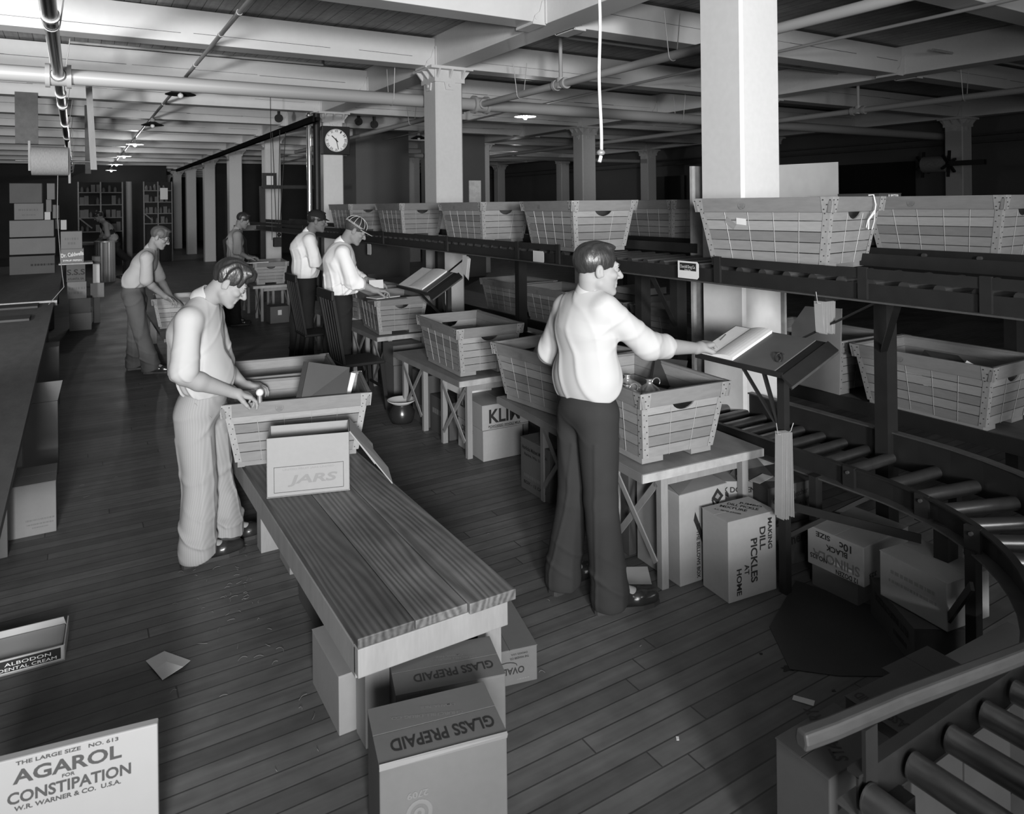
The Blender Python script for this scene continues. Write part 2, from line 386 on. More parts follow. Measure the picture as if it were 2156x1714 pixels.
def column(cx, cy, m=M_COL, w=0.36, front=True):
    h = w / 2
    ch = 0.018
    poly = [(-h + ch, -h), (h - ch, -h), (h, -h + ch), (h, h - ch), (h - ch, h), (-h + ch, h), (-h, h - ch), (-h, -h + ch)]
    c = struct('column', MB().prism([(cx + x, cy + y) for x, y in poly], 0, 3.42), m)
    cap = MB()
    cap.box(cx - h - .02, cx + h + .02, cy - h - .02, cy + h + .02, 3.37, 3.43)
    cap.box(cx - h - .10, cx + h + .10, cy - h - .10, cy + h + .10, 3.515, 3.55)
    for sx, sy in ((1, 0), (-1, 0), (0, 1), (0, -1)):           # flared bracket fins and bolt lug under the bearing plate
        for k in (-1, 0, 1):
            o = k * (h - 0.015)
            if sx: q = [(cx + sx * h, 3.39), (cx + sx * (h + .1), 3.515), (cx + sx * h, 3.515)]; cap.prism([(a, b) for a, b in q], cy + o - .012, cy + o + .012, 'y')
            else: q = [(cy + sy * h, 3.39), (cy + sy * (h + .1), 3.515), (cy + sy * h, 3.515)]; cap.prism(q, cx + o - .012, cx + o + .012, 'x')
        if sx: cap.prism([(cy - .075, 3.38), (cy - .05, 3.28), (cy + .05, 3.28), (cy + .075, 3.38)], cx + sx * (h + .0), cx + sx * (h + .018), 'x')
        else: cap.prism([(cx - .075, 3.38), (cx - .05, 3.28), (cx + .05, 3.28), (cx + .075, 3.38)], cy + sy * (h + .0), cy + sy * (h + .018), 'y')
        cap.cyl((cx + sx * (h + .015), cy + sy * (h + .015), 3.335), (cx + sx * (h + .035), cy + sy * (h + .035), 3.335), 0.022, n=8)
    cap.box(cx - h - .015, cx + h + .015, cy - h - .015, cy + h + .015, 3.40, 3.52)
    obj('capital', cap, m, c)
    return c
COLX = {0: 3.75, 1: 3.88, 2: 3.92, 3: 3.95, 4: 3.97, 5: 3.97, 6: 3.98, 7: 3.98, 8: 3.98}
for k in range(0, 9): column(COLX[k], 3.30 + 4.75 * k)
for k in range(1, 8): column(9.6, 3.30 + 4.75 * k)
for k in range(1, 7): column(15.7, 3.30 + 4.75 * k)

# girders along the column rows; beams framed into them every half bay
for gx in (3.88, 9.6, 15.7):
    for a, b in ((-1.45, 8.03), (8.07, 17.53), (17.57, 27.03), (27.07, 36.53), (36.57, 43.9)):
        struct('girder', MB().box(gx - .16, gx + .16, a, b, 3.55, 3.93), M_GRID, bevel=.006)
def beam(x0, x1, y, crack=0):
    b = struct('beam', MB().box(x0, x1, y - .13, y + .13, 3.56, 3.90), M_WHITE, bevel=.006)
    h = MB()
    for xe, s in ((x0, 1), (x1, -1)):
        if abs(xe) < 16 and xe > -3.9:
            e = xe
            h.box(min(e, e + s * .012), max(e, e + s * .012), y - .17, y + .17, 3.545, 3.80)
            h.box(min(e, e + s * .14), max(e, e + s * .14), y - .15, y + .15, 3.535, 3.56)
            for q in (-1, 1):
                yy = y + q * .137
                h.prism([(e, 3.54), (e + s * .14, 3.54), (e + s * .11, 3.62), (e + s * .06, 3.66), (e + s * .03, 3.76), (e, 3.78)], yy - .006, yy + .006, 'y')
                h.cyl((e + s * .10, yy - .012, 3.60), (e + s * .10, yy + .012, 3.60), .02, n=8)
    obj('beam_hanger', h, M_WHITE, b)
    # long drying cracks in the timber
    cm = MB(); rr = random.Random(int(y * 100 + x0 * 10)); x = x0 + .3; z = 3.70 + rr.uniform(-.05, .08)
    while x < x1 - .5:
        L = rr.uniform(.5, 1.6); z2 = z + rr.uniform(-.012, .008)
        cm.bar((x, y - .1305, z), (min(x + L, x1 - .1), y - .1305, z2), .002, rr.uniform(.003, .006)); x += L * rr.uniform(.7, 1.1); z = z2 + rr.uniform(-.012, .012)
        if rr.random() < .25: x += rr.uniform(.3, 1.2)
    obj('timber_crack', cm, M_NAIL, b)
for i in range(-1, 18):
    y = 3.30 + 2.375 * i
    beam(-4.0, 3.72, y)
    if 0 <= i: beam(4.04, 9.44, y)
    if 0 <= i: beam(9.76, 15.54, y)
    
# ------------------------------------------------------------------ pipes, conduits, lamps
def pipe(label, a, b, r, m=M_PIPE, fit=(), hang=(), cat='pipe', group=None, name='ceiling_pipe', drop=0.0, ring=()):
    a = Vector(a); b = Vector(b)
    p = obj(name, MB().cyl(a, b, r, n=20, caps=True), m); tag(p, label, cat, group)
    d = (b - a).normalized()
    for t in fit:
        q = a + d * t; f = MB().cyl(q - d * .09, q + d * .09, r * 1.25, n=16)
        for s_ in (-1, 1): f.cyl(q + d * (.09 * s_) - d * .02, q + d * (.09 * s_) + d * .02, r * 1.5, n=16)
        obj('pipe_fitting', f, m, p)
    for t in ring:
        q = a + d * t; obj('pipe_coupling', MB().cyl(q - d * .025, q + d * .025, r * 1.28, n=16), M_WIRE, p)
    sd = Vector((0, 0, 1)).cross(d).normalized()
    for t in hang:                                             # wire stirrup looped under the pipe and spiked to the beam
        q = a + d * t; pts = [q + sd * (r + .055) + Vector((0, 0, 3.6 - q.z))]
        for k in range(9):
            an = math.pi * k / 8; pts.append(q + sd * ((r + .006) * math.cos(an)) - Vector((0, 0, 1)) * ((r + .006) * math.sin(an)))
        pts.append(q - sd * (r + .055) + Vector((0, 0, 3.6 - q.z)))
        obj('pipe_hanger', MB().tube(pts, .005, 6), M_WIRE, p)
    return p
pipe('thick white main pipe crossing the whole room below the beams', (-4, 8.42, 3.21), (16.3, 8.42, 3.21), .079, fit=(3.86, 8.6), hang=(7.35, 12.2))
pipe('black hanging pipe with white collars running down the left aisle', (-.14, 2.5, 3.21), (-.14, 34, 3.21), .046, M_PIPEB,
     hang=[1.2 + 2.375 * k for k in range(12)], ring=[1.25, 2.2, 3.3, 5.82, 7.2, 8.2, 10.6, 13, 15.3, 17.6], fit=(5.92,))
pipe('slim white branch pipe left of the pillar row, running to the main pipe', (4.6, 1.2, 3.21), (4.6, 20, 3.21), .042, fit=(7.22, 5.35), hang=(3.6, 6.2, 9.5, 13))
pipe('white branch pipe hung under the girder on the far right', (9.93, 2.4, 3.21), (9.93, 20, 3.21), .042, fit=(4.1, 5.92), hang=(2.6, 6.6))
pipe('thin electrical conduit on the beams right of the first pillars', (6.62, 2.2, 3.53), (6.62, 35, 3.53), .017)
pipe('thin conduit above the dim far right bay', (12.4, 8, 3.53), (12.4, 24, 3.53), .017)
pipe('second main pipe far back on the right, above the dark doorway', (4.2, 17.9, 3.21), (16.3, 17.9, 3.21), .06)
pipe('thin electrical conduit slanting over the left aisle beams', (1.19, 3.0, 3.535), (1.19, 36, 3.535), .021, ring=(3.4, 4.3, 6.0, 6.9, 9.6, 14))
for x0, x1, y, lab in ((-.05, 2.75, 9.25, 'thin sprinkler pipe between the first two beams at upper left'),
                       (4.6, 9.9, 8.98, 'thin sprinkler pipe in the bay right of the capital'),
                       (4.6, 9.9, 6.5, 'thin sprinkler pipe in the bay above the hanging rope'),
                       (9.0, 11.9, 4.9, 'short sprinkler pipe end at the upper right corner')):
    sp = pipe(lab, (x0, y, 3.72), (x1, y, 3.72), .016)
    hd = MB().cyl((x1, y, 3.72), (x1, y, 3.80), .018, n=8).cyl((x1, y, 3.80), (x1, y, 3.83), .035, .03, n=10)
    obj('sprinkler_head', hd, M_STEELW, sp)
for (x, y, z0) in ((4.6, 6.55, 3.21), (4.6, 8.98, 3.21), (9.93, 6.5, 3.21)):
    r_ = tag(obj('riser_pipe', MB().cyl((x, y, z0), (x, y, 3.72), .022, n=12).cyl((x, y, z0 - .05), (x, y, z0 + .07), .05, n=12), M_PIPE),
             {(4.6, 6.55): 'short white riser over the branch pipe beside the rope', (4.6, 8.98): 'short white riser at the main pipe right of the capital',
              (9.93, 6.5): 'short white riser on the far right branch pipe'}[(x, y)], 'pipe')
def light_fixture(x, y, lab, lit, z=3.40, group=None):
    t = thing('pendant_lamp', lab, 'lamp', (x, y, 0), 0, group)
    obj('lamp_stem', MB().cyl((0, 0, 3.53), (0, 0, z), .012, n=8).cyl((0, 0, z + .10), (0, 0, z + .04), .035, .05, n=12), M_PIPE, t)
    sh = MB().lathe([(.03, z + .05), (.06, z + .045), (.12, z + .015), (.185, z - .012), (.19, z - .018), (.185, z - .016), (.11, z + .005), (.03, z + .035)], n=28)
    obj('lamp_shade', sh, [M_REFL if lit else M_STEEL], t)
    obj('bulb', MB().ball((0, 0, z - .03), .036, 8), M_BULB if lit else M_REFL, t)
    if lit: lamp('POINT', 'lamp_light', (x, y, z - .10), 28, shadow_soft_size=.05)
    return t
for (x, y, lab, lit) in ((1.19, 10.4, 'unlit dark shaded lamp nearest the camera in the left aisle', 0), (1.19, 14.5, 'unlit dark lamp, second along the left aisle conduit', 0),
                         (1.19, 19.1, 'first lit lamp along the left aisle conduit, largest of the glowing ones', 1), (1.19, 23.6, 'second lit lamp along the left aisle', 1),
                         (1.19, 28.2, 'third lit lamp along the left aisle', 1), (1.19, 32.6, 'last and lowest lit lamp down the left aisle', 1),
                         (6.62, 10.5, 'glowing lamp in the middle bay left of the hanging rope', 1), (6.62, 15.0, 'unlit dark lamp half behind the near capital pillar', 0),
                         (6.62, 19.7, 'small glowing lamp just right of the wall clock', 1), (12.4, 20.3, 'small glowing lamp low behind the middle pillar row', 1),
                         (6.62, 33.0, 'tiny lit lamp between two distant white pillars', 1), (12.4, 11.0, 'unlit dark lamp in the dim bay right of the rope', 0)):
    light_fixture(x, y, lab, lit, group=None)

# rope with knotted wooden stop
rp = (2.615, 3.328, 2.178)
t = tag(obj('hanging_rope', MB().tube([(rp[0] + .006 * math.sin(z * 9), rp[1], z) for z in [3.94 - .06 * k for k in range(30)] if z > rp[2]] + [(rp[0], rp[1], rp[2])], .0095, 8), M_ROPE),
        'white cotton pull rope hanging down in front of the pipes', 'rope')
obj('rope_stop', MB().lathe([(.004, .02), (.02, .012), (.026, 0), (.02, -.012), (.004, -.018)], (rp[0], rp[1], rp[2] + .01), 14), M_TIN, t)
obj('rope_knot', MB().tube([(rp[0], rp[1], rp[2] - .01), (rp[0] - .006, rp[1], rp[2] - .03), (rp[0] - .012, rp[1], rp[2] - .045)], .011, 8), M_ROPE, t)

# ------------------------------------------------------------------ clock on the third pillar
ck = thing('wall_clock', 'square dark wood clock with white Roman dial on a pillar', 'clock', (3.935, 12.60, 3.045))
obj('clock_case', MB().box(-.25, .25, -.10, .02, -.25, .25), M_CHAIR, ck, bevel=.012)
obj('clock_dial', MB().cyl((0, -.101, 0), (0, -.108, 0), .20, n=48), M_GLASS_DIAL, ck)
hp = MB()
def hand(ang, L, wd): a = R(ang); dx, dz = math.sin(a), math.cos(a); hp.bar((-dx * .04, -.112, -dz * .04), (dx * L, -.112, dz * L), .003, wd, up=(dz, 0, -dx))
hand(314, .115, .016); hand(168, .165, .011); hp.cyl((0, -.108, 0), (0, -.116, 0), .014, n=12)
obj('clock_hands', hp, M_INK, ck)
for i, s_ in enumerate(('XII', 'I', 'II', 'III', 'IIII', 'V', 'VI', 'VII', 'VIII', 'IX', 'X', 'XI')):
    a = R(30 * i); dx, dz = math.sin(a), math.cos(a)
    text('clock_numeral', s_, ck, (dx * .163, -.109, dz * .163), (dz, 0, -dx), (dx, 0, dz), .042, width=.016 * len(s_) + .008, bold=.01)
obj('minute_track', MB().lathe([(.188, 0), (.190, 0.0005), (.192, 0)], n=48), M_INK, ck, loc=(0, -.1085, 0), rot=(R(90), 0, 0))

# ------------------------------------------------------------------ baskets
RL, RW, BL_, BW_, BH = .83, .573, .678, .44, .338
def build_basket(name, seed, label, loc=(0, 0, 0)):
    rr = random.Random(seed)
    t = thing(name, label, 'basket', loc)
    body = MB(); n = 6
    def lv(k):                                                 # half sizes at slat level k
        f_ = k / n; return BW_ / 2 + (RW / 2 - .018 - BW_ / 2) * f_, BL_ / 2 + (RL / 2 - .018 - BL_ / 2) * f_, BH * f_ * .985
    th = .009
    for k in range(n):
        (wa, la, za), (wb, lb, zb) = lv(k), lv(k + 1); g = .0022
        za += g; zb -= g
        for s_ in (-1, 1):
            tn = rr.uniform(-1, 1)
            # long sides (face +-x)
            body.hexa([(s_ * wa, -la, za), (s_ * (wa - th), -la, za), (s_ * (wa - th), la, za), (s_ * wa, la, za),
                       (s_ * wb, -lb, zb), (s_ * (wb - th), -lb, zb), (s_ * (wb - th), lb, zb), (s_ * wb, lb, zb)], tn)
            tn = rr.uniform(-1, 1)
            if k != n - 2:
                body.hexa([(-wa, s_ * la, za), (wa, s_ * la, za), (wa, s_ * (la - th), za), (-wa, s_ * (la - th), za),
                           (-wb, s_ * lb, zb), (wb, s_ * lb, zb), (wb, s_ * (lb - th), zb), (-wb, s_ * (lb - th), zb)], tn)
            else:                                              # upper end slat with a half-moon hand hole
                m_ = 8; top = []
                for j in range(m_ + 1): top.append((-.078 + .156 * j / m_, zb - (.002 if j in (0, m_) else .048 * math.sin(math.pi * j / m_) ** .6)))
                def lat(z): f2 = (z - za) / (zb - za); return la + (lb - la) * f2
                strip = [(-wb, zb)] + top + [(wb, zb)]
                vs = []; fs = []
                for x, z in strip:
                    xb = max(-wa, min(wa, x))
                    vs += [(x, s_ * lat(z), z), (xb, s_ * la, za), (x, s_ * (lat(z) - th), z), (xb, s_ * (la - th), za)]
                for j in range(len(strip) - 1):
                    a, b2 = 4 * j, 4 * j + 4
                    fs += [(a, a + 1, b2 + 1, b2), (a + 2, b2 + 2, b2 + 3, a + 3), (a, b2, b2 + 2, a + 2)]
                body.add(vs, fs, tn)
    for j in range(5):                                         # floor boards
        y0 = -BL_ / 2 + BL_ * j / 5; body.box(-BW_ / 2, BW_ / 2, y0 + .002, y0 + BL_ / 5 - .002, 0, .01, rr.uniform(-1, 1))
    obj('slatted_body', body, M_SLAT, t)
    rim = MB(); zt, zb = BH + .006, BH - .072; o_ = .0
    for s_ in (-1, 1):
        rim.hexa([(s_ * (RW / 2 - .016), -RL / 2 + .006, zb), (s_ * (RW / 2 - .034), -RL / 2 + .006, zb), (s_ * (RW / 2 - .034), RL / 2 - .006, zb), (s_ * (RW / 2 - .016), RL / 2 - .006, zb),
                  (s_ * RW / 2, -RL / 2, zt), (s_ * (RW / 2 - .02), -RL / 2, zt), (s_ * (RW / 2 - .02), RL / 2, zt), (s_ * RW / 2, RL / 2, zt)], rr.uniform(-1, 1))
        rim.hexa([(-RW / 2 + .006, s_ * (RL / 2 - .016), zb), (RW / 2 - .006, s_ * (RL / 2 - .016), zb), (RW / 2 - .006, s_ * (RL / 2 - .034), zb), (-RW / 2 + .006, s_ * (RL / 2 - .034), zb),
                  (-RW / 2, s_ * RL / 2, zt), (RW / 2, s_ * RL / 2, zt), (RW / 2, s_ * (RL / 2 - .02), zt), (-RW / 2, s_ * (RL / 2 - .02), zt)], rr.uniform(-.6, 1))
    obj('rim', rim, M_RIM, t, bevel=.003)
    for sx in (-1, 1):
        for sy in (-1, 1):
            st = MB(); e = .003; ww = .036
            def P_(u, v, z, f_):                               # point on long side (u along y) or end (v along x)
                wx = BW_ / 2 + (RW / 2 - .018 - BW_ / 2) * f_ + e; ly = BL_ / 2 + (RL / 2 - .018 - BL_ / 2) * f_ + e
                return (sx * (wx - v), sy * (ly - u), z)
            f1 = .80
            for (u, v) in ((ww, 0), (0, ww)):
                q = [P_(u, v, .0, 0), P_(0, 0, .0, 0), P_(0, 0, BH * f1, f1), P_(u, v, BH * f1, f1)]
                st.add(q, [(0, 1, 2, 3)])
            # nails
            for j in range(9):
                f2 = .05 + .72 * j / 8
                off = ww * (.35 if j % 2 else .72)
                cx, cy, cz = P_(off, 0, BH * f2, f2); st.cyl((cx, cy, cz), (cx + sx * .002, cy, cz), .0032, n=6, mi=1)
                cx, cy, cz = P_(0, off, BH * f2, f2); st.cyl((cx, cy, cz), (cx, cy + sy * .002, cz), .0032, n=6, mi=1)
            # plates over the rim corner
            pw = .062; E_ = .0022
            for ax in (0, 1):
                if ax == 0: q = [(sx * (RW / 2 - .0155 + E_), sy * (RL / 2 - pw), zb), (sx * (RW / 2 - .0155 + E_), sy * (RL / 2 - .004), zb), (sx * (RW / 2 + E_), sy * (RL / 2 + E_), zt), (sx * (RW / 2 + E_), sy * (RL / 2 - pw), zt)]
                else: q = [(sx * (RW / 2 - pw), sy * (RL / 2 - .0155 + E_), zb), (sx * (RW / 2 - .004), sy * (RL / 2 - .0155 + E_), zb), (sx * (RW / 2 + E_), sy * (RL / 2 + E_), zt), (sx * (RW / 2 - pw), sy * (RL / 2 + E_), zt)]
                st.add(q, [(0, 1, 2, 3)])
                for (a, b2) in ((.2, .2), (.2, .8), (.5, .5), (.8, .2), (.8, .8)):
                    p0 = Vector(q[0]).lerp(Vector(q[1]), a).lerp(Vector(q[3]).lerp(Vector(q[2]), a), b2)
                    nv = Vector((sx, 0, 0)) if ax == 0 else Vector((0, sy, 0))
                    st.cyl(p0, p0 + nv * .003, .0035, n=6, mi=1)
            obj('corner_strap', st, [M_TIN, M_NAIL], t)
    def wire(p0, p1):
        a = Vector(p0); b2 = Vector(p1); pts = []
        for j in range(7):
            f2 = j / 6; q = a.lerp(b2, f2); pts.append(q)
        obj('binding_wire', MB().tube(pts, .0016, 5), M_WIRE, t)
    for s_ in (-1, 1):
        for fy in (-.58, -.2, .2, .58):
            (wa, la, _), (wb, lb, _) = lv(0), lv(4.7)
            wire((s_ * (wa + .003), fy * la, .0), (s_ * (wb + .003), fy * lb, BH * .79))
        for fx in (-.28, .3):
            wire((fx * BW_ / 2, s_ * (BL_ / 2 + .003), 0), (fx * RW / 2, s_ * (BL_ / 2 + (RL / 2 - .018 - BL_ / 2) * .76 + .003), BH * .76))
        sk = MB().box(s_ * (BW_ / 2 - .065) - .065, s_ * (BW_ / 2 - .065) + .065, -BL_ / 2 + .01, BL_ / 2 - .01, -.030, -.001)
        obj('skid', sk, M_SLAT, t)
    st = MB().lathe([(.0215, 0), (.0225, .0006), (.0235, 0)], n=20)
    for q in range(7): st.bar((-.016 + .004 * (q % 3), -.015 + .005 * q, .0004), (.017 - .003 * (q % 2), -.013 + .005 * q, .0004), .0022, .0006)
    o = obj('brand_mark', st, M_INKF, t, loc=(-RW / 2 + .0065, .10, BH - .033)); o.rotation_euler = (R(90), R(12), R(-90))
    o = obj('brand_mark', st, M_INKF, t, loc=(RW / 2 - .0065, -.12, BH - .033)); o.rotation_euler = (R(90), R(-12), R(90))
    return t
B0 = build_basket('slatted_basket', 3, 'slatted wooden tote basket holding the tin cans, nearest on the trestle tables', (2.637, 3.053, .626))
B0.rotation_euler.z = -.082
B1 = build_basket('slatted_basket', 11, 'slatted wooden tote basket holding the tilted ledger, on the low bench', (1.135, 4.437, .456)); B1.rotation_euler.z = 1.336
B2 = build_basket('slatted_basket', 29, 'large slatted wooden basket on the upper rollers in front of the near pillar', (3.396, 2.664, 1.57)); B2.rotation_euler.z = .135
PR = [B0, B1, B2]
def basket(i, x, y, z, rot, lab, grp=None): return dup(PR[i], (x, y, z), rot, lab, grp)
UZ = 1.57
basket(0, 3.346, 4.572, UZ, -.095, 'tote basket on the upper rollers directly behind the white-shirted man\'s head')
basket(1, 3.37, 6.10, UZ, .03, 'tote basket on the upper rollers, third back from the near pillar')
basket(2, 3.37, 7.92, UZ, -.03, 'tote basket on the upper rollers in front of the second white pillar')
basket(0, 3.37, 9.75, UZ, .02, 'farthest tote basket on the upper rollers, right of the striped cap')
basket(1, 4.60, 4.95, UZ, .0, 'shadowed tote basket on the rear upper rollers left of the near pillar')
basket(2, 4.57, 2.38, UZ, .02, 'tote basket on the rear upper rollers at the right picture edge')
basket(2, 2.703, 3.853, .626, .105, 'tote basket on the near trestle table, left of the standing man')
basket(1, 2.702, 5.187, .626, -.05, 'tote basket alone on the middle trestle table, rolled paper showing inside')
basket(2, 2.835, 7.188, .626, -.105, 'tote basket the man in the striped cap is writing on')
basket(0, 2.92, 8.30, .626, .12, 'shadowed tote basket on the table behind the striped-cap man\'s basket')
basket(2, 1.135, 5.10, .456, 1.40, 'tote basket on the low bench behind the ledger basket')
basket(0, 1.20, 9.86, .456, 1.45, 'tote basket the stooping man with glasses reaches into')
basket(1, 2.80, 12.75, .626, -.10, 'tote basket under the pad where the man in braces writes')
basket(0, 4.44, 2.38, .65, .0, 'filled tote basket on the lower shelf at the right edge')
basket(1, 4.46, 3.27, .65, -.02, 'dim tote basket on the lower shelf just right of the near pillar')
basket(2, 4.50, 4.55, .65, .05, 'dim tote basket on the lower shelf behind the standing man\'s shoulder')
basket(0, 4.50, 5.45, .65, -.03, 'dim tote basket on the lower shelf, second behind the standing man')
basket(1, 4.50, 6.40, .65, .02, 'dim tote basket on the lower shelf left of a black upright')
basket(2, 4.50, 7.35, .65, .02, 'farthest dim basket on the lower shelf, by the second pillar')

# scraps of label, a tuft of twine on the near upper basket
for (yy, zz, w2, m_, a_) in ((.12, .215, .030, M_PAPER, .1), (.19, .205, .034, M_SLAT, .7)):
    xx = -(BW_ / 2 + (RW / 2 - .018 - BW_ / 2) * zz / BH) - .003
    o = obj('paper_label', MB().box(-.0008, .0008, -w2, w2, -.018, .018), m_, B2, loc=(xx, yy, zz)); o.rotation_euler = (a_, -.19, 0)
obj('twine_tuft', MB().tube([(.12, -.40, .35), (.13, -.422, .352), (.14, -.428, .30), (.135, -.424, .26), (.12, -.40, .22), (.125, -.395, .17)], .004, 5).tube([(.13, -.425, .27), (.10, -.405, .22), (.09, -.40, .18)], .0025, 5).tube([(.135, -.425, .26), (.16, -.41, .21), (.155, -.40, .17)], .0025, 5), M_ROPE, B2)

# ------------------------------------------------------------------ conveyors
def rail(mb_, path, prof): mb_.sweep(path, prof)
up = thing('roller_conveyor', 'black steel upper roller conveyor carrying the row of baskets', 'conveyor', (0, 0, 0))
chan = [(0, 1.445), (-.035, 1.445), (-.035, 1.452), (-.006, 1.452), (-.006, 1.515), (0, 1.515)]
obj('side_channel', MB().sweep([(3.07, 17, 0), (3.07, .3, 0)], [(0, 1.445), (.040, 1.445), (.040, 1.452), (.006, 1.452), (.006, 1.515), (0, 1.515)][::-1]), M_STEEL, up)
obj('channel_lip', MB().box(3.028, 3.07, .3, 17, 1.437, 1.445), M_STEELW, up, label='worn bright lower lip')
for a, b2 in ((.3, 2.9), (4.42, 17)):
    obj('guard_rail', MB().box(3.058, 3.066, a, b2, 1.54, 1.585), M_STEEL, up)
obj('guard_rail', MB().box(3.60, 3.608, 3.55, 17, 1.545, 1.61), M_STEEL, up)
obj('guard_rail', MB().box(3.60, 3.608, .3, 3.05, 1.545, 1.61), M_STEEL, up)
obj('side_channel', MB().box(3.575, 3.60, .3, 17, 1.445, 1.515), M_STEEL, up)
for y in (.9, 1.47, 1.99, 2.86, 4.42, 5.0, 6.3, 8.0, 9.6, 11.5): obj('guard_bracket', MB().box(3.052, 3.068, y - .022, y + .022, 1.44, 1.59), M_STEEL, up)
y = .45; k = 0
while y < 11:
    if k < 80: obj('roller', MB().cyl((3.09, y, 1.512), (3.575, y, 1.512), .026, n=12), M_ROLL, up)
    y += .152; k += 1
r2 = thing('roller_conveyor', 'rear black roller conveyor behind the pillars, in shadow', 'conveyor', (0, 0, 0))
obj('side_channel', MB().box(4.22, 4.245, .3, 17, 1.445, 1.515), M_STEEL, r2)
obj('side_channel', MB().box(4.86, 4.885, .3, 17, 1.445, 1.515), M_STEEL, r2)
obj('guard_rail', MB().box(4.215, 4.222, .3, 17, 1.545, 1.60), M_STEEL, r2)
for y in (1.7, 2.05, 2.35): obj('bolt', MB().cyl((4.19, y, 1.57), (4.217, y, 1.57), .012, n=8), M_STEELW, r2)
y = .45
while y < 9: obj('roller', MB().cyl((4.25, y, 1.512), (4.86, y, 1.512), .026, n=10), M_ROLL, r2); y += .152

# lower conveyor: straight, then a quarter turn towards the camera's left
ACX, ACY, RI, RO = 2.14, 2.06, 1.06, 1.47
def arc_path(r, n=14): return [(ACX + r * math.cos(a), ACY + r * math.sin(a)) for a in [-math.pi / 2 * k / n for k in range(n + 1)]]
inner = [(ACX + RI, 12)] + arc_path(RI) + [(1.49, ACY - RI)]
outer = [(ACX + RO, 12)] + arc_path(RO) + [(1.49, ACY - RO)]
lc = thing('roller_conveyor', 'low black roller conveyor curving from the pillars to the bottom right corner', 'conveyor', (0, 0, 0))
obj('inner_rail', MB().sweep(inner, [(0, .515), (.006, .515), (.006, .60), (0, .60)]), M_STEEL, lc, label='inner channel of the curved roller bed')
obj('inner_flange', MB().sweep(inner, [(-.05, .505), (.006, .505), (.006, .513), (-.05, .513)]), M_STEELW, lc, label='worn bright bottom flange')
obj('rail_lip', MB().sweep(inner, [(-.022, .598), (.008, .598), (.008, .606), (-.022, .606)]), M_STEEL, lc)
obj('outer_rail', MB().sweep(outer, [(0, .515), (-.006, .515), (-.006, .69), (0, .69)]), M_STEEL, lc)
obj('rail_lip', MB().sweep(outer, [(-.02, .688), (.022, .688), (.022, .696), (-.02, .696)]), M_STEELW, lc)
def roller(a, b2, r=.028): obj('roller', MB().cyl(a, b2, r, n=18).cyl(a, Vector(a).lerp(Vector(b2), .012), r * 1.02, n=18), M_ROLL, lc)
y = 2.19
while y < 9.5: roller((ACX + RI + .02, y, .562), (ACX + RO - .02, y, .562)); y += .135
for k in range(0, 12):
    a = -R(4 + 7.7 * k); c_, s2 = math.cos(a), math.sin(a)
    roller((ACX + (RI + .02) * c_, ACY + (RI + .02) * s2, .56), (ACX + (RO - .02) * c_, ACY + (RO - .02) * s2, .56), .03)
for x in (2.01, 1.845, 1.68, 1.505): roller((x, ACY - RI - .02, .558), (x, ACY - RO + .02, .558), .033)
for (px, py) in ((3.155, 2.32), (3.0, 1.5), (1.62, .975), (1.62, .60), (3.64, 1.9), (3.64, 4.4), (3.17, 4.6), (3.17, 7.0), (3.64, 7.0)):
    obj('leg', MB().box(px - .025, px + .025, py - .02, py + .02, 0, .52), M_STEEL, lc)
obj('leg', MB().box(3.12, 3.20, 1.66, 1.72, 0, .52), M_STEEL, lc)
for q in ((3.20, 2.15), (3.165, 1.78), (3.02, 1.50)):
    obj('joint_plate', MB().box(q[0] - .03, q[0] - .012, q[1] - .03, q[1] + .03, .49, .61), M_STEEL, lc)
    obj('bolt', MB().cyl((q[0] - .042, q[1], .585), (q[0] - .03, q[1], .585), .008, n=8), M_STEELW, lc)
obj('brace', MB().bar((3.10, 1.70, .05), (2.75, 1.38, .50), .012, .03), M_STEEL, lc)
obj('brace', MB().bar((2.93, 2.33, .42), (3.17, 1.80, .40), .006, .04), M_STEEL, lc)
obj('brace', MB().bar((2.93, 2.33, .26), (3.20, 2.05, .50), .01, .02), M_STEEL, lc)

wg = thing('guard_beam', 'rounded wooden guard beam with bent end at the bottom right', 'guard beam', (0, 0, 0))
obj('wooden_beam', MB().sweep([(2.9, .80), (1.99, .935), (1.64, .99), (1.43, 1.015), (1.34, 1.03)], [(-.014, .702), (.014, .702), (.019, .72), (.015, .742), (-.015, .742), (-.019, .72)]), M_OLDD, wg, bevel=.006)
obj('bracket_post', MB().box(1.505, 1.55, .985, .995, .5, .705).box(1.50, 1.555, .96, 1.0, .49, .50), M_STEEL, wg)
obj('wire_hook', MB().tube([(1.535, .985, .56), (1.53, 1.0, .60), (1.545, 1.015, .615), (1.57, 1.02, .61)], .003, 6), M_WIRE, wg)

# storage frame and shelves under the upper conveyors
fr = thing('storage_rack', 'black steel rack holding the lower shelf of baskets', 'rack', (0, 0, 0))
for (x, yy) in ((3.60, 2.22), (3.60, 4.10), (3.60, 3.73), (3.60, 5.82), (3.60, 7.6), (3.60, 10.2), (4.9, 2.2), (4.9, 5.8), (4.9, 10.2), (3.60, .9)):
    obj('upright', MB().box(x - .045, x + .045, yy - .035, yy + .035, 0, 1.45), M_STEEL, fr)
for a, b2 in ((.5, 12),):
    obj('shelf', MB().box(4.18, 4.95, a, b2, .595, .618), M_OLD, fr)
    obj('shelf_edge', MB().box(4.165, 4.18, a, b2, .56, .645), M_STEEL, fr)
obj('brace', MB().bar((3.58, 2.22, 1.10), (3.1, 1.85, 1.44), .03, .012), M_STEEL, fr)
obj('brace', MB().bar((3.58, 3.73, 1.02), (3.1, 3.45, 1.44), .03, .012), M_STEEL, fr)
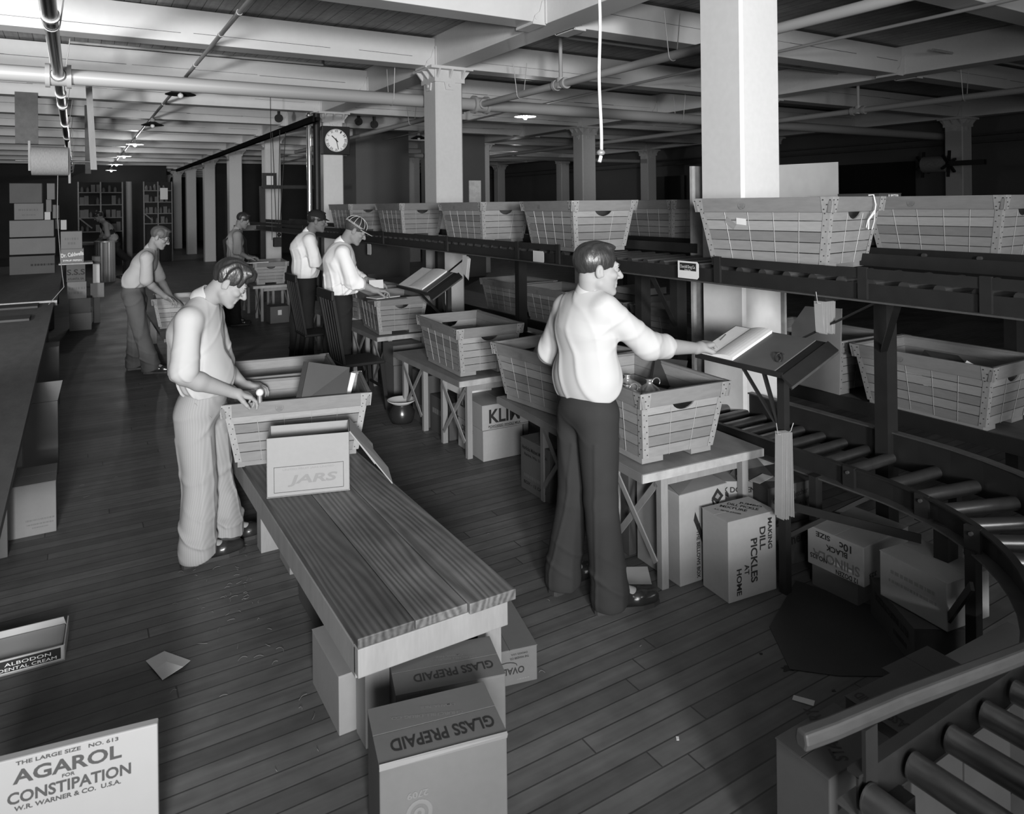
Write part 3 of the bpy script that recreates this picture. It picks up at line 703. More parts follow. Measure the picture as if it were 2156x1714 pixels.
obj('cross_member', MB().box(3.07, 3.62, 2.19, 2.25, 1.41, 1.44), M_STEEL, fr)

# ------------------------------------------------------------------ low bench with splayed apron
bn = thing('work_bench', 'low heavy plank bench in the foreground with grained dark top', 'bench', (0, 0, 0))
X0, X1, Y0, Y1, ZT = .80, 1.42, 2.37, 5.75, .43
for k, (a, b2) in enumerate(((X0, 1.008), (1.012, 1.218), (1.222, X1))):
    obj('top_plank', MB().box(a, b2, Y0 + (.0 if k < 2 else -.012), Y1, ZT - .034 - (.006 if k == 2 else 0), ZT - (0 if k != 1 else .002)), M_BENCHD if k == 0 else M_BENCH, bn, bevel=.003)
obj('apron', MB().box(X0 - .0, X0 + .045, Y0 + .03, Y1 - .03, ZT - .15, ZT - .042), M_LEG, bn, bevel=.003)
obj('apron', MB().box(X1 - .075, X1 - .03, Y0 + .03, Y1 - .03, ZT - .15, ZT - .042), M_LEG, bn, bevel=.003)
obj('apron', MB().box(X0 + .0, X1 - .03, Y0 + .0, Y0 + .045, ZT - .135, ZT - .036), M_LEG, bn, bevel=.003)
for yy in (2.43, 4.10, 5.5):
    for xx in (.855, 1.30): obj('leg', MB().box(xx - .01, xx + .095, yy, yy + .10, 0, ZT - .04), M_LEG, bn, bevel=.003)
b2_ = thing('work_bench', 'low bench farther back under the stooping man\'s basket', 'bench', (0, 0, 0))
obj('top_plank', MB().box(.82, 1.46, 8.9, 11.4, .395, .43), M_OLD, b2_)
for yy in (9.0, 11.2):
    for xx in (.86, 1.34): obj('leg', MB().box(xx, xx + .08, yy, yy + .08, 0, .395), M_LEG, b2_)

def trestle(lab, x0, x1, y0, y1, z=.59, skew=0.0, pairs=None, ins=.12):
    t = thing('trestle_table', lab, 'table', (x0, y0, 0), skew)
    w_, l_ = x1 - x0, y1 - y0
    obj('tabletop', MB().box(0, w_, 0, l_, z - .045, z), M_TABLE, t, bevel=.004)
    e = MB().box(.0, w_, -.0035, -.0005, z - .043, z - .002); obj('worn_edge', e, M_TEDGE, t)
    obj('worn_edge', MB().box(-.0035, -.0005, 0, l_, z - .043, z - .002), M_TABLE, t)
    for (ya, yb) in (pairs or ((.03, .45), (l_ - .47, l_ - .05))):
        for xx in (ins, w_ - .14):
            for yy in (ya, yb): obj('leg', MB().box(xx, xx + .042, yy - .02, yy + .02, 0, z - .045), M_LEG, t, bevel=.002)
        for xx in (ins - .005, w_ - .10):
            obj('cross_brace', MB().bar((xx, ya + .02, .12), (xx, yb - .02, z - .10), .008, .032), M_LEG, t)
            obj('cross_brace', MB().bar((xx + .009, ya + .02, z - .08), (xx + .009, yb - .02, .10), .008, .032), M_LEG, t)
        obj('cross_rail', MB().box(.12, w_ - .10, ya + .02, ya + .04, z - .10, z - .045), M_LEG, t)
    return t
trestle('near trestle table with X-braced legs and chipped pale edge', 2.31, 3.10, 2.65, 4.26, skew=-.075, pairs=((.03, .43), (.80, 1.21)))
trestle('middle trestle table above the stacked milk-powder cartons', 2.40, 3.10, 4.76, 6.05, ins=.07)
trestle('third trestle table, in front of the man in the striped cap', 2.53, 3.15, 6.80, 7.95)
trestle('fourth trestle table in shadow behind the striped-cap man', 2.56, 3.2, 8.2, 9.9)
trestle('distant trestle table where the man in braces writes', 2.46, 3.15, 12.3, 13.9)

# ------------------------------------------------------------------ sloping ledger desks fixed to the conveyor posts
def desk(lab, y0, y1, xA, xC, zA, zC, post, brace_to, book=True):
    t = thing('ledger_desk', lab, 'desk', (0, 0, 0))
    def P(u, v, dz=0): return (xA + (xC - xA) * u, y0 + (y1 - y0) * v, zA + (zC - zA) * u + dz)
    obj('desk_plate', MB().hexa([P(0, 0, -.012), P(1, 0, -.012), P(1, 1, -.012), P(0, 1, -.012), P(0, 0), P(1, 0), P(1, 1), P(0, 1)]), M_STEEL, t)
    obj('front_lip', MB().bar(P(0, 0, .004), P(0, 1, .004), .004, .022), M_STEEL, t)
    obj('side_lip', MB().hexa([P(-.02, -.10, -.05), P(1.02, -.10, -.05), P(1.02, 0, -.004), P(-.02, 0, -.004), P(-.02, -.105, -.03), P(1.02, -.105, -.03), P(1.02, 0, .004), P(-.02, 0, .004)]), M_STEEL, t)
    obj('worn_edge', MB().bar(P(-.02, -.102, -.04), P(1.02, -.102, -.04), .005, .012), M_STEELW, t, label='scratched bright edge')
    obj('post', MB().box(post[0] - .02, post[0] + .02, post[1] - .02, post[1] + .02, 0, zA + (zC - zA) * (post[0] - xA) / (xC - xA) - .01), M_STEEL, t)
    obj('strut', MB().bar((post[0], post[1] + .02, .78), P(.18, .55, -.02), .03, .008), M_STEEL, t)
    obj('strut', MB().bar((post[0], post[1] + .02, .78), (post[0] - .03, post[1] + .10, zA - .0), .03, .012), M_STEEL, t)
    obj('stay_rod', MB().bar(P(1, .25), brace_to, .02, .006), M_STEEL, t)
    return t, P
d1, P1 = desk('black steel ledger desk in front of the standing man, worn edge', 2.22, 2.77, 2.79, 3.12, 1.085, 1.205, (2.92, 2.32), (3.08, 1.93, 1.44))
d2, P2 = desk('second black ledger desk, beyond the middle trestle table', 6.15, 6.95, 2.80, 3.10, 1.06, 1.24, (3.0, 6.15), (3.06, 5.85, 1.43))
def open_book(lab, P, u0, u1, v0, v1, vm, both=False):
    t = thing('open_ledger', lab, 'ledger', (0, 0, 0))
    obj('cover', MB().hexa([P(u0, v0, .003), P(u1, v0, .003), P(u1, v1, .003), P(u0, v1, .003), P(u0, v0, .009), P(u1, v0, .009), P(u1, v1, .009), P(u0, v1, .009)]), M_BOOKD, t)
    n = 12; vs = []; fs = []
    for i in range(n + 1):
        q = i / n; v = vm + (v1 - .02 - vm) * q; h = .012 + .022 * math.sin(min(1, q * 1.5 + .12) * math.pi) ** .6 * (1 - q * .75)
        vs += [P(u0 + .02, v, h), P(u1 - .03, v, h), P(u0 + .02, v, .009), P(u1 - .03, v, .009)]
    for i in range(n): a = 4 * i; b2 = a + 4; fs += [(a, b2, b2 + 1, a + 1), (a, a + 2, b2 + 2, b2), (a + 1, b2 + 1, b2 + 3, a + 3)]
    fs += [(0, 1, 3, 2), (4 * n, 4 * n + 2, 4 * n + 3, 4 * n + 1)]
    mb_ = MB().add(vs, fs)
    for f in range(len(mb_.sm)): mb_.sm[f] = False
    obj('pages', mb_, M_PAGE, t)
    if both:
        obj('pages', MB().hexa([P(u0 + .02, v0 + .02, .009), P(u1 - .03, v0 + .02, .009), P(u1 - .03, vm - .01, .009), P(u0 + .02, vm - .01, .009), P(u0 + .02, v0 + .02, .018), P(u1 - .03, v0 + .02, .018), P(u1 - .03, vm - .01, .03), P(u0 + .02, vm - .01, .03)]), M_PAGE, t)
    return t
open_book('open ledger on the near steel desk, cover bare and one page lit', P1, .02, .97, .10, 1.02, .56)
open_book('open ledger with white pages on the second steel desk', P2, .04, .97, .10, 1.0, .25)
tag(obj('string_loop', MB().tube([P1(.3 + .10 * math.cos(a), .17 + .05 * math.sin(a * 1.3), .022 + .006 * math.sin(2 * a)) for a in [k * .5 for k in range(18)]], .003, 5), M_NAIL),
    'dark curled cord lying on the near ledger cover', 'cord')
# bundles of shipping tags and papers
def tags(lab, x, y, ztop, n, L, w_, dx, dy, cat='tags', name='tag_bundle'):
    t = thing(name, lab, cat, (x, y, ztop)); rr = random.Random(n * 7)
    for i in range(n):
        o = (i - n / 2) * dx; p = (i - n / 2) * dy; s_ = rr.uniform(-.012, .012); k = rr.uniform(.95, 1.05)
        b2 = MB().hexa([(o + s_, p - w_ / 2, -L * k), (o + s_ + .002, p - w_ / 2, -L * k), (o + s_ + .002, p + w_ / 2, -L * k), (o + s_, p + w_ / 2, -L * k),
                        (o, p - w_ / 2, 0), (o + .002, p - w_ / 2, 0), (o + .002, p + w_ / 2, 0), (o, p + w_ / 2, 0)])
        obj('paper_tag', b2, M_CARDX, t)
    obj('tie_wire', MB().tube([(-n * dx / 2 - .03, 0, .05), (-n * dx / 2 - .02, 0, -.005), (0, 0, -.015), (n * dx / 2 + .02, 0, -.005), (n * dx / 2 + .04, 0, .03)], .002, 5), M_WIRE, t)
    return t
tags('long narrow tag bundle tied to the near desk post at knee height', 2.868, 2.275, .80, 7, .40, .042, .0075, -.003)
tags('bundle of paper tags hanging from the upper conveyor beside the near pillar', (3.090, 2.205, 1.396)[0], (3.090, 2.205, 1.396)[1], 1.41, 8, .15, .045, .010, -.003)
def card(lab, c, w_, h, name='shipping_tag', lines=None, m=M_PAPER, cat='tag', rot=0.0):
    t = thing(name, lab, cat, c, 0); y_, z_ = w_ / 2, h / 2; cc = .012
    poly = [(-y_ + cc, -z_), (y_, -z_), (y_, z_), (-y_ + cc, z_), (-y_, z_ - cc), (-y_, -z_ + cc)]
    ca, sa = math.cos(rot), math.sin(rot)
    obj('card', MB().prism([(a * ca - b2 * sa, a * sa + b2 * ca) for a, b2 in poly], -.003, 0, 'x'), m, t)
    for (s_, dz, sz, wd, mm, bg) in (lines or ()):
        if bg: obj('label_band', MB().box(-.0045, -.0032, -bg[0] / 2, bg[0] / 2, dz - bg[1] / 2, dz + bg[1] / 2), M_INK, t)
        text('printed_lettering', s_, t, (-.0048, 0, dz), (0, -1, 0), (0, 0, 1), sz, width=wd, m=mm)
    return t
card('white shipping tag with black company band on the near end of the upper conveyor', (3.045, 3.07, 1.50), .165, .10, lines=[('Churchill Drug Co.', .018, .018, .12, M_INKW, (.13, .045)), ('Omaha, Neb.', -.0, .009, .05, M_INKW, None)])
card('white tag hooked behind a bracket left of the standing man\'s head', (3.045, 4.66, 1.485), .15, .09)
card('small pale tag hanging below the conveyor right of the striped-cap man', (3.045, 8.42, 1.36), .13, .13)
nb = thing('hanging_pad', 'loose white paper pads hung on the stay above the second desk', 'paper pad', (3.020, 5.885, 1.332))
for k in range(4): obj('sheet', MB().hexa([(k * .008, -.06, -.10 - .01 * k), (k * .008 + .002, -.06, -.10), (.02 + k * .008, .07, -.05), (.018 + k * .008, .07, -.05), (.0 + k * .01, -.09, .07), (.002 + k * .01, -.09, .07), (.02 + k * .01, .04, .10), (.018 + k * .01, .04, .10)]), M_PAGE, nb)

# standing panels and boards near the first pillar
tag(obj('cardboard_panel', MB().prism([((4.388, 3.500, 2.151)[0], 1.56), ((5.083, 3.500, 2.192)[0], 1.56), ((5.083, 3.500, 2.192)[0], (5.083, 3.500, 2.192)[2]), ((4.388, 3.500, 2.151)[0] - .1, (4.388, 3.500, 2.151)[2])], 3.5, 3.515, 'y'), mat('pale_board', .34, .75, noise=.12, nscale=9)),
    'pale flat board standing upright right of the near pillar', 'board')
tag(obj('fibre_panel', MB().prism([((4.100, 3.183, 1.059)[1], (4.100, 3.183, 1.059)[2]), ((4.100, 3.077, 1.199)[1], (4.100, 3.077, 1.199)[2]), ((4.100, 2.815, 1.214)[1], (4.100, 2.815, 1.214)[2]), ((4.100, 2.835, 0.668)[1], (4.100, 2.835, 0.668)[2]), ((4.100, 3.199, 0.680)[1], (4.100, 3.199, 0.680)[2])], 4.10, 4.112, 'x'), mat('fibre_board', .15, .75, noise=.15, nscale=9)),
    'grey fibre panel with clipped corner behind the near ledger desk', 'board')
tag(obj('upright_board', MB().box((3.615, 3.620, 1.323)[0], (3.719, 3.620, 1.316)[0], 3.60, 3.622, .55, 2.14), M_TEDGE), 'narrow rough board standing against the left side of the near pillar', 'board')
tag(obj('upright_board', MB().box(4.0, 4.02, (4.000, 3.159, 1.151)[1], (4.000, 3.228, 1.142)[1], .62, 1.42), M_TEDGE), 'short board standing between the near pillar and the fibre panel', 'board')
tag(obj('upright_board', MB().box(4.08, 4.24, 7.76, 7.775, 1.45, (4.060, 7.760, 2.182)[2]), M_TEDGE), 'pale board leaning beside the second white pillar', 'board')

# ------------------------------------------------------------------ cartons
def carton(lab, c, size, rot=0.0, m=M_CARD, prints=(), flap=True, group=None, name='carton'):
    """c = front-left bottom corner, size = (x, y, z), rot about that corner"""
    w_, d_, h = size
    mb_ = MB().box(0, w_, 0, d_, 0, h - .003)
    t = tag(obj(name, mb_, m, loc=c, rot=rot, bevel=.004), lab, 'carton', group)
    if flap:                                                    # two top flaps meeting at a seam
        if w_ >= d_: a_ = [(0, w_, 0, d_ / 2 - .002), (0, w_, d_ / 2 + .002, d_)]
        else: a_ = [(0, w_ / 2 - .002, 0, d_), (w_ / 2 + .002, w_, 0, d_)]
        for q in a_: obj('top_flap', MB().box(q[0] - .001, q[1] + .001, q[2] - .001, q[3] + .001, h - .003, h + .0005), m, t, bevel=.001)
    for (face, s_, u, v, sz, wd, ang, ink) in prints:
        if s_ == '~':                                            # printing too worn to read: broken dark dashes
            q_ = random.Random(int((u + v + wd) * 1000)); m_ = MB(); x = -wd / 2
            while x < wd / 2:
                l = min(q_.uniform(.2, .9) * sz, wd / 2 - x); a0, a1 = u + x, u + x + l; b0, b1 = v - sz * .35, v + sz * .35
                if l > sz * .1:
                    if face == 'F': m_.box(w_ / 2 + a0, w_ / 2 + a1, -.0008, 0, h / 2 + b0, h / 2 + b1)
                    elif face == 'L': m_.box(-.0008, 0, d_ / 2 - a1, d_ / 2 - a0, h / 2 + b0, h / 2 + b1)
                    else: m_.box(w_ / 2 + a0, w_ / 2 + a1, d_ / 2 + b0, d_ / 2 + b1, h, h + .0008)
                x += l + q_.uniform(.12, .35) * sz
            obj('worn_printing', m_, ink or M_INKF, t); continue
        a = R(ang); ca, sa = math.cos(a), math.sin(a)
        if face == 'F': o = (w_ / 2 + u, 0, h / 2 + v); r_, u_ = (ca, 0, sa), (-sa, 0, ca)
        elif face == 'L': o = (0, d_ / 2 - u, h / 2 + v); r_, u_ = (0, -ca, sa), (0, sa, ca)
        else: o = (w_ / 2 + u, d_ / 2 + v, h); r_, u_ = (ca, sa, 0), (-sa, ca, 0)
        text('printed_lettering', s_, t, o, r_, u_, sz, width=wd, m=ink or M_INK, bold=.026)
    return t
def mark(t, face, w_, d_, h, u, v, su, sv, ink=M_INKF, thick=None, fill=False):
    """printed rectangle (outline or filled) on a carton face"""
    m_ = MB(); e = .0008
    def bx_(a0, a1, b0, b1):
        if face == 'F': m_.box(w_ / 2 + a0, w_ / 2 + a1, -e, 0, h / 2 + b0, h / 2 + b1)
        elif face == 'L': m_.box(-e, 0, d_ / 2 - a1, d_ / 2 - a0, h / 2 + b0, h / 2 + b1)
        else: m_.box(w_ / 2 + a0, w_ / 2 + a1, d_ / 2 + b0, d_ / 2 + b1, h, h + e)
    if fill: bx_(u - su / 2, u + su / 2, v - sv / 2, v + sv / 2)
    else:
        k = thick or .004
        bx_(u - su / 2, u + su / 2, v + sv / 2 - k, v + sv / 2); bx_(u - su / 2, u + su / 2, v - sv / 2, v - sv / 2 + k)
        bx_(u - su / 2, u - su / 2 + k, v - sv / 2, v + sv / 2); bx_(u + su / 2 - k, u + su / 2, v - sv / 2, v + sv / 2)
    obj('printed_panel', m_, ink, t)

# foreground cartons at the end of the bench
GPm = M_CARD
c1 = carton('nearest carton marked GLASS PREPAID upside down, in front of the bench end', (.700, 1.905, 0), (.372, .238, .35), R(-12), M_CARDM,
       [('T', 'GLASS PREPAID', .01, -.055, .048, .31, 180, None), ('T', 'CHURCHILL DRUG CO.', -.02, .032, .013, .22, 168, M_INKF), ('T', 'OMAHA, NEB.', .02, .060, .012, .11, 168, M_INKF),
        ('F', '2709', -.08, .07, .018, .06, 180, M_INKF)], name='carton')
obj('round_stamp', MB().lathe([(.026, 0), (.034, .0008), (.038, 0)], n=24).lathe([(.006, 0), (.010, .0008), (.016, 0)], n=16), M_INKF, c1, loc=(.11, -.001, .19), rot=(R(90), 0, 0))
obj('loose_flap', MB().hexa([(0, -.001, .335), (.372, -.001, .335), (.372, 0, .349), (0, 0, .349), (0, -.001, .352), (.372, -.008, .350), (.372, .0, .354), (0, 0, .354)]), M_CARD, c1)
c2 = carton('second GLASS PREPAID carton, behind the nearest one and beside the bench leg', (.885, 2.245, 0), (.375, .225, .282), R(-15), M_CARDM,
       [('T', 'GLASS PREPAID', .02, -.045, .042, .28, 180, None), ('T', 'CHURCHILL DRUG CO.', .03, .022, .011, .17, 172, M_INKF), ('T', 'OMAHA, NEB.', .02, .040, .011, .10, 172, M_INKF)])
c3 = carton('carton with upside down printing poking out right of the bench leg', (1.33, 2.475, 0), (.23, .43, .14), R(-13), M_CARDM,
       [('F', 'OVALTINE', -.02, -.012, .026, .16, 180, None), ('F', 'THE WANDER CO.', .04, .035, .008, .08, 180, None), ('F', 'CHICAGO, U.S.A.', .04, .05, .007, .07, 180, None), ('F', '~', .055, -.05, .008, .05, 180, None)])
obj('arc_mark', MB().tube([(.10 - .045 * math.cos(a), -.001, .075 + .018 * math.sin(a)) for a in [k * math.pi / 8 for k in range(9)]], .0018, 4), M_INK, c3)
carton('plain grey carton under the bench, left of the front leg', (.785, 2.54, 0), (.19, .34, .215), 0, M_CARD)
c5 = carton('dented dark carton lid under the bench end', (1.00, 2.56, 0), (.28, .38, .20), R(3), M_CARDM)
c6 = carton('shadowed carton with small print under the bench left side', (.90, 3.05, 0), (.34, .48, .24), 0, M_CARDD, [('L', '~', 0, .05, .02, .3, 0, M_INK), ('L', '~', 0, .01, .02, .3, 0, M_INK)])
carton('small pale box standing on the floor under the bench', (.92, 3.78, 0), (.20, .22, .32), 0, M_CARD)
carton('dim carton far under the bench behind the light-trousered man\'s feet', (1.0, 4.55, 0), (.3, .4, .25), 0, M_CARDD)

# open white carton on the bench with folded flap
M_FADE = mat('faded_print', .185, .75)
ob = thing('open_carton', 'open pale carton with framed label standing on the bench', 'carton', (0, 0, 0))
OX0, OY0, OX1, OY1, OZ, OH = 0, 0, .46, .30, .43, .300
pA, pB = (0.804, 3.752), (1.193, 3.630)
ang = math.atan2(pB[1] - pA[1], pB[0] - pA[0]); ow = math.hypot(pB[0] - pA[0], pB[1] - pA[1]); od = .215
ob.location = (pA[0], pA[1], .43); ob.rotation_euler.z = ang
th_ = .005
obj('front_wall', MB().box(0, ow, 0, th_, 0, OH), M_OBOX, ob, bevel=.0015)
obj('back_wall', MB().box(0, ow, od, od + th_, 0, OH), M_OBOX, ob, bevel=.0015)
obj('side_wall', MB().box(0, th_, 0, od, 0, OH), M_OBOX, ob, bevel=.0015)
obj('side_wall', MB().box(ow - th_, ow, 0, od, 0, OH), M_OBOX, ob, bevel=.0015)
obj('base', MB().box(0, ow, 0, od, 0, .006), M_OBOX, ob)
obj('side_flap', MB().hexa([(ow, .0, OH), (ow + .004, 0, OH + .004), (ow + .004, od, OH + .004), (ow, od, OH), (ow + .215, .0 + .0, .01), (ow + .219, .0, .014), (ow + .205, od * .62, .05), (ow + .20, od * .62, .046)]), M_OBOX, ob, label='folded down side flap')
obj('side_flap', MB().hexa([(ow, .004, OH), (ow + .004, .004, OH + .004), (ow + .004, od + .02, OH + .004), (ow, od + .02, OH), (ow + .13, .06, .10), (ow + .134, .06, .104), (ow + .13, od + .06, .14), (ow + .126, od + .06, .136)]), M_OBOX, ob)
fm = MB()
def fr_(x0, x1, z0, z1, k): fm.box(x0, x1, -.001, 0, z1 - k, z1); fm.box(x0, x1, -.001, 0, z0, z0 + k); fm.box(x0, x0 + k, -.001, 0, z0, z1); fm.box(x1 - k, x1, -.001, 0, z0, z1)
fr_(ow * .085, ow * .925, .022, .152, .002); obj('label_border', fm, M_INK, ob)
text('printed_lettering', 'UNITED FRUIT JARS UNITED', ob, (ow * .5, 0, .135), (1, 0, 0), (0, 0, 1), .009, width=ow * .62, m=M_FADE)
text('printed_lettering', 'JARS', ob, (ow * .55, 0, .080), (1, 0, 0), (0, 0, 1), .042, width=ow * .60, m=M_FADE, bold=.03, shear=.2)


# ledger and papers leaning in the bench basket
lg = thing('closed_ledger', 'large grey cloth ledger leaning in the bench basket', 'ledger', (0, 0, 0))
q0, q1, q2, q3 = (1.084, 4.220, 0.742), (1.354, 4.160, 0.770), (1.400, 4.240, 0.918), (1.160, 4.300, 0.971)
def qbox(p, th, inset=0.0, off=0.0):
    p = [Vector(a) for a in p]; n = (p[1] - p[0]).cross(p[3] - p[0]).normalized(); c_ = sum(p, Vector()) / 4
    p = [a.lerp(c_, inset) + n * off for a in p]
    return MB().hexa([*(a - n * th / 2 for a in p), *(a + n * th / 2 for a in p)])
obj('front_cover', qbox((q0, q1, q2, q3), .004, 0, .018), M_BOOKL, lg)
obj('back_cover', qbox((q0, q1, q2, q3), .004, 0, -.018), M_BOOKL, lg)
obj('page_block', qbox((q0, q1, q2, q3), .030, .03), M_PAGE, lg)
v0, v1 = Vector(q0), Vector(q3); obj('spine', MB().bar(v0 + Vector((.004, 0, 0)), v1 + Vector((.004, 0, 0)), .03, .042), M_BOOK, lg)
q = [(1.372, 4.240, 0.742), (1.401, 4.240, 0.749), (1.458, 4.300, 0.864), (1.429, 4.300, 0.874)]
tag(obj('paper_sheaf', qbox(q, .012), M_PAPER), 'narrow white papers beside the leaning ledger', 'paper')

# tin cans with ring handles and a dark book in the near trestle basket
cx0, cy0 = 2.46, 2.90
for (px, py, r_, zt_, lab, hd) in ((1343, 800, .085, .955, 'tallest round tin lamp can in the near trestle basket', 0), (1376, 812, .065, .935, 'tin can with ring handle on the right in the near basket', 1),
                                   (1312, 812, .062, .93, 'tin can with ring handle partly behind the standing man\'s shirt', 1)):
    x, y = {1343: (2.535, 3.02), 1376: (2.62, 2.94), 1312: (2.455, 2.93)}[px]
    t = thing('tin_can', lab, 'can', (x, y, 0))
    obj('can_body', MB().lathe([(0, zt_ - .26), (r_, zt_ - .26), (r_, zt_ - .055), (r_ * .8, zt_ - .035), (r_ * .3, zt_ - .012), (.016, zt_ - .008), (.016, zt_ + .008), (.02, zt_ + .010), (.02, zt_ + .014), (0, zt_ + .014)], n=28), M_BRASS, t)
    if hd: obj('ring_handle', MB().tube([(.02 + .028 + .028 * math.cos(a), 0, zt_ - .01 + .024 * math.sin(a)) for a in [k * math.pi / 8 - .6 for k in range(14)]], .003, 6), M_BRASS, t)
    if not hd: obj('glass_chimney', MB().cyl((-.01, .10, zt_ - .1), (-.01, .10, zt_ + .09), .014, n=12), M_BRASS, t)
q = [(2.773, 3.100, 0.869), (2.950, 3.050, 0.817), (3.103, 3.150, 0.943), (2.894, 3.200, 0.979)]
bk = thing('dark_book', 'dark bound book standing in the near trestle basket', 'book', (0, 0, 0))
obj('cover', qbox(q, .026), M_BOOK, bk); obj('page_block', qbox(q, .020, .02, .001), M_PAGE, bk)
# rolled paper and string in the middle table basket, contents of the lower right basket
rl = thing('rolled_paper', 'sheets showing inside the middle trestle basket', 'paper', (2.70, 5.2, .66))
obj('sheet', MB().hexa([(-.15, -.1, 0), (.12, -.14, .02), (.14, .18, .12), (-.12, .2, .12), (-.15, -.1, .004), (.12, -.14, .024), (.14, .18, .124), (-.12, .2, .124)]), M_PAPER, rl)
for (lab, sx, m_, dx, dy, dz, rz) in (('pale card tucked into the lower right basket', .12, M_PAPER, -.17, .05, .20, .2), ('dark flat packet in the lower right basket', .25, M_BOOK, -.02, -.05, .26, -.3),
                                      ('long white-edged box in the lower right basket', .3, M_CARDL, .02, -.2, .24, .5)):
    tag(obj('packet', MB().box(-sx / 2, sx / 2, -.09, .09, -.02, .02), m_, loc=(4.44 + dx, 2.38 + dy, .65 + dz), rot=(.5, .2, rz)), lab, 'packet')
# writing pads
tag(obj('writing_pad', MB().box(-.14, .14, -.09, .09, 0, .008), M_PAPER, loc=(2.62, 6.86, .975), rot=.25), 'pad under the striped-cap man\'s writing hand', 'paper pad')
cq = (2.533, 6.822, 1.107)
tag(obj('paper_card', MB().box(-.07, .07, -.001, .001, -.045, .045), M_PAPER, loc=(cq[0] + .02, cq[1] + .05, cq[2]), rot=(-.35, 0, -.2)), 'white ruled card held up by the man in the striped cap', 'card')
tag(obj('clip_board', MB().box(-.30, .18, -.05, .05, 0, .016), M_BOOKL, loc=(2.72, 6.82, .955), rot=.02), 'dark board across the front of the striped-cap man\'s basket', 'board')
tag(obj('writing_pad', MB().box(-.16, .16, -.10, .10, 0, .012), M_PAPER, loc=(2.52, 12.30, .975), rot=.2), 'pad under the hand of the man in braces', 'paper pad')

# cartons under the near trestle and towards the conveyor
evx = (2.848, 2.620, 0.245)[0]
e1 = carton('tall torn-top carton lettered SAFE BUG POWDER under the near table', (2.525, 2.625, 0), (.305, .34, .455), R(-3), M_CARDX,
       [('F', 'SAFE BUG POWDER', .045, -.075, .034, .29, -90, None), ('F', 'IN THE BELLOWS BOX', -.035, -.075, .022, .27, -90, None), ('F', 'Evoo', .105, .10, .055, .15, -70, None)], flap=False)
obj('black_ribbon_print', MB().hexa([(.09, -.0012, .31), (.17, -.0012, .13), (.185, -.0012, .15), (.10, -.0012, .35), (.09, 0, .31), (.17, 0, .13), (.185, 0, .15), (.10, 0, .35)]), M_INK, e1)
obj('diamond_print', MB().prism([(.21, .395), (.25, .44), (.29, .395), (.25, .36)], -.001, 0, 'y').prism([(.232, .397), (.25, .416), (.268, .397), (.25, .384)], -.0016, -.001, 'y', mi=1), [M_INK, M_CARD], e1)
obj('torn_flap', MB().hexa([(0, .0, .45), (.315, 0, .452), (.30, .17, .47), (0.05, .16, .455), (0, .0, .454), (.315, 0, .456), (.30, .17, .474), (0.05, .16, .459)]), M_CARD, e1)
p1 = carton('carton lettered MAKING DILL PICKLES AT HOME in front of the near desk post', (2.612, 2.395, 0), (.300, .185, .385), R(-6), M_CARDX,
       [('F', 'MAKING', .108, .09, .026, .15, -90, None), ('F', 'DILL', .060, .075, .036, .11, -90, None), ('F', 'PICKLES', .005, -.02, .040, .21, -90, None), ('F', 'AT', -.04, -.055, .028, .05, -90, None), ('F', 'HOME', -.088, -.105, .030, .125, -90, None),
        ('T', 'JUMBO', .085, .01, .02, .11, -55, None), ('T', 'DILL PICKLE', .035, .01, .026, .15, -55, None), ('T', 'MIXTURE', -.02, .015, .026, .13, -55, None), ('T', 'A.C. MEYER JUNGER', -.07, .0, .014, .13, -55, None)])
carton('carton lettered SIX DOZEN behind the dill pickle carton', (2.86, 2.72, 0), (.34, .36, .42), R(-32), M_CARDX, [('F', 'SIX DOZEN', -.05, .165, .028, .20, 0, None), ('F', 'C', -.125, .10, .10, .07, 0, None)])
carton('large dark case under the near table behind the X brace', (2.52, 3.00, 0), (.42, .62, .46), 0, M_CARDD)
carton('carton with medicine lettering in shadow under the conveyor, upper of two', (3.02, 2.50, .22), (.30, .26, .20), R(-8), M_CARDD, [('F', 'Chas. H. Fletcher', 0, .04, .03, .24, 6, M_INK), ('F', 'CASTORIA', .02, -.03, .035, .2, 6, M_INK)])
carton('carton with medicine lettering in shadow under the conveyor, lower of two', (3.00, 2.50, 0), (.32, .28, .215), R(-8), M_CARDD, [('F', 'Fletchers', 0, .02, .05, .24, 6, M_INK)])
tag(obj('paper_label', MB().box(0, .14, 0, .06, 0, .001), M_PAPER, loc=(3.03, 2.56, .424), rot=.2), 'white slip lying on the upper medicine carton', 'paper')
carton('milk-drink carton under the rear half of the near table', (2.53, 3.78, 0), (.42, .34, .34), 0, M_CARDM, [('L', 'Horlicks Malted Milk Co.', 0, .11, .026, .3, 0, None), ('L', 'Racine, Wis. U.S.A.', 0, .07, .018, .24, 0, None), ('L', '~', .0, -.07, .03, .26, 0, None), ('L', 'BOX - 12 CANS', 0, -.115, .02, .26, 0, None)])
carton('long low box lid beside the milk-drink carton', (2.60, 3.55, 0), (.3, .2, .12), 0, M_CARDM)
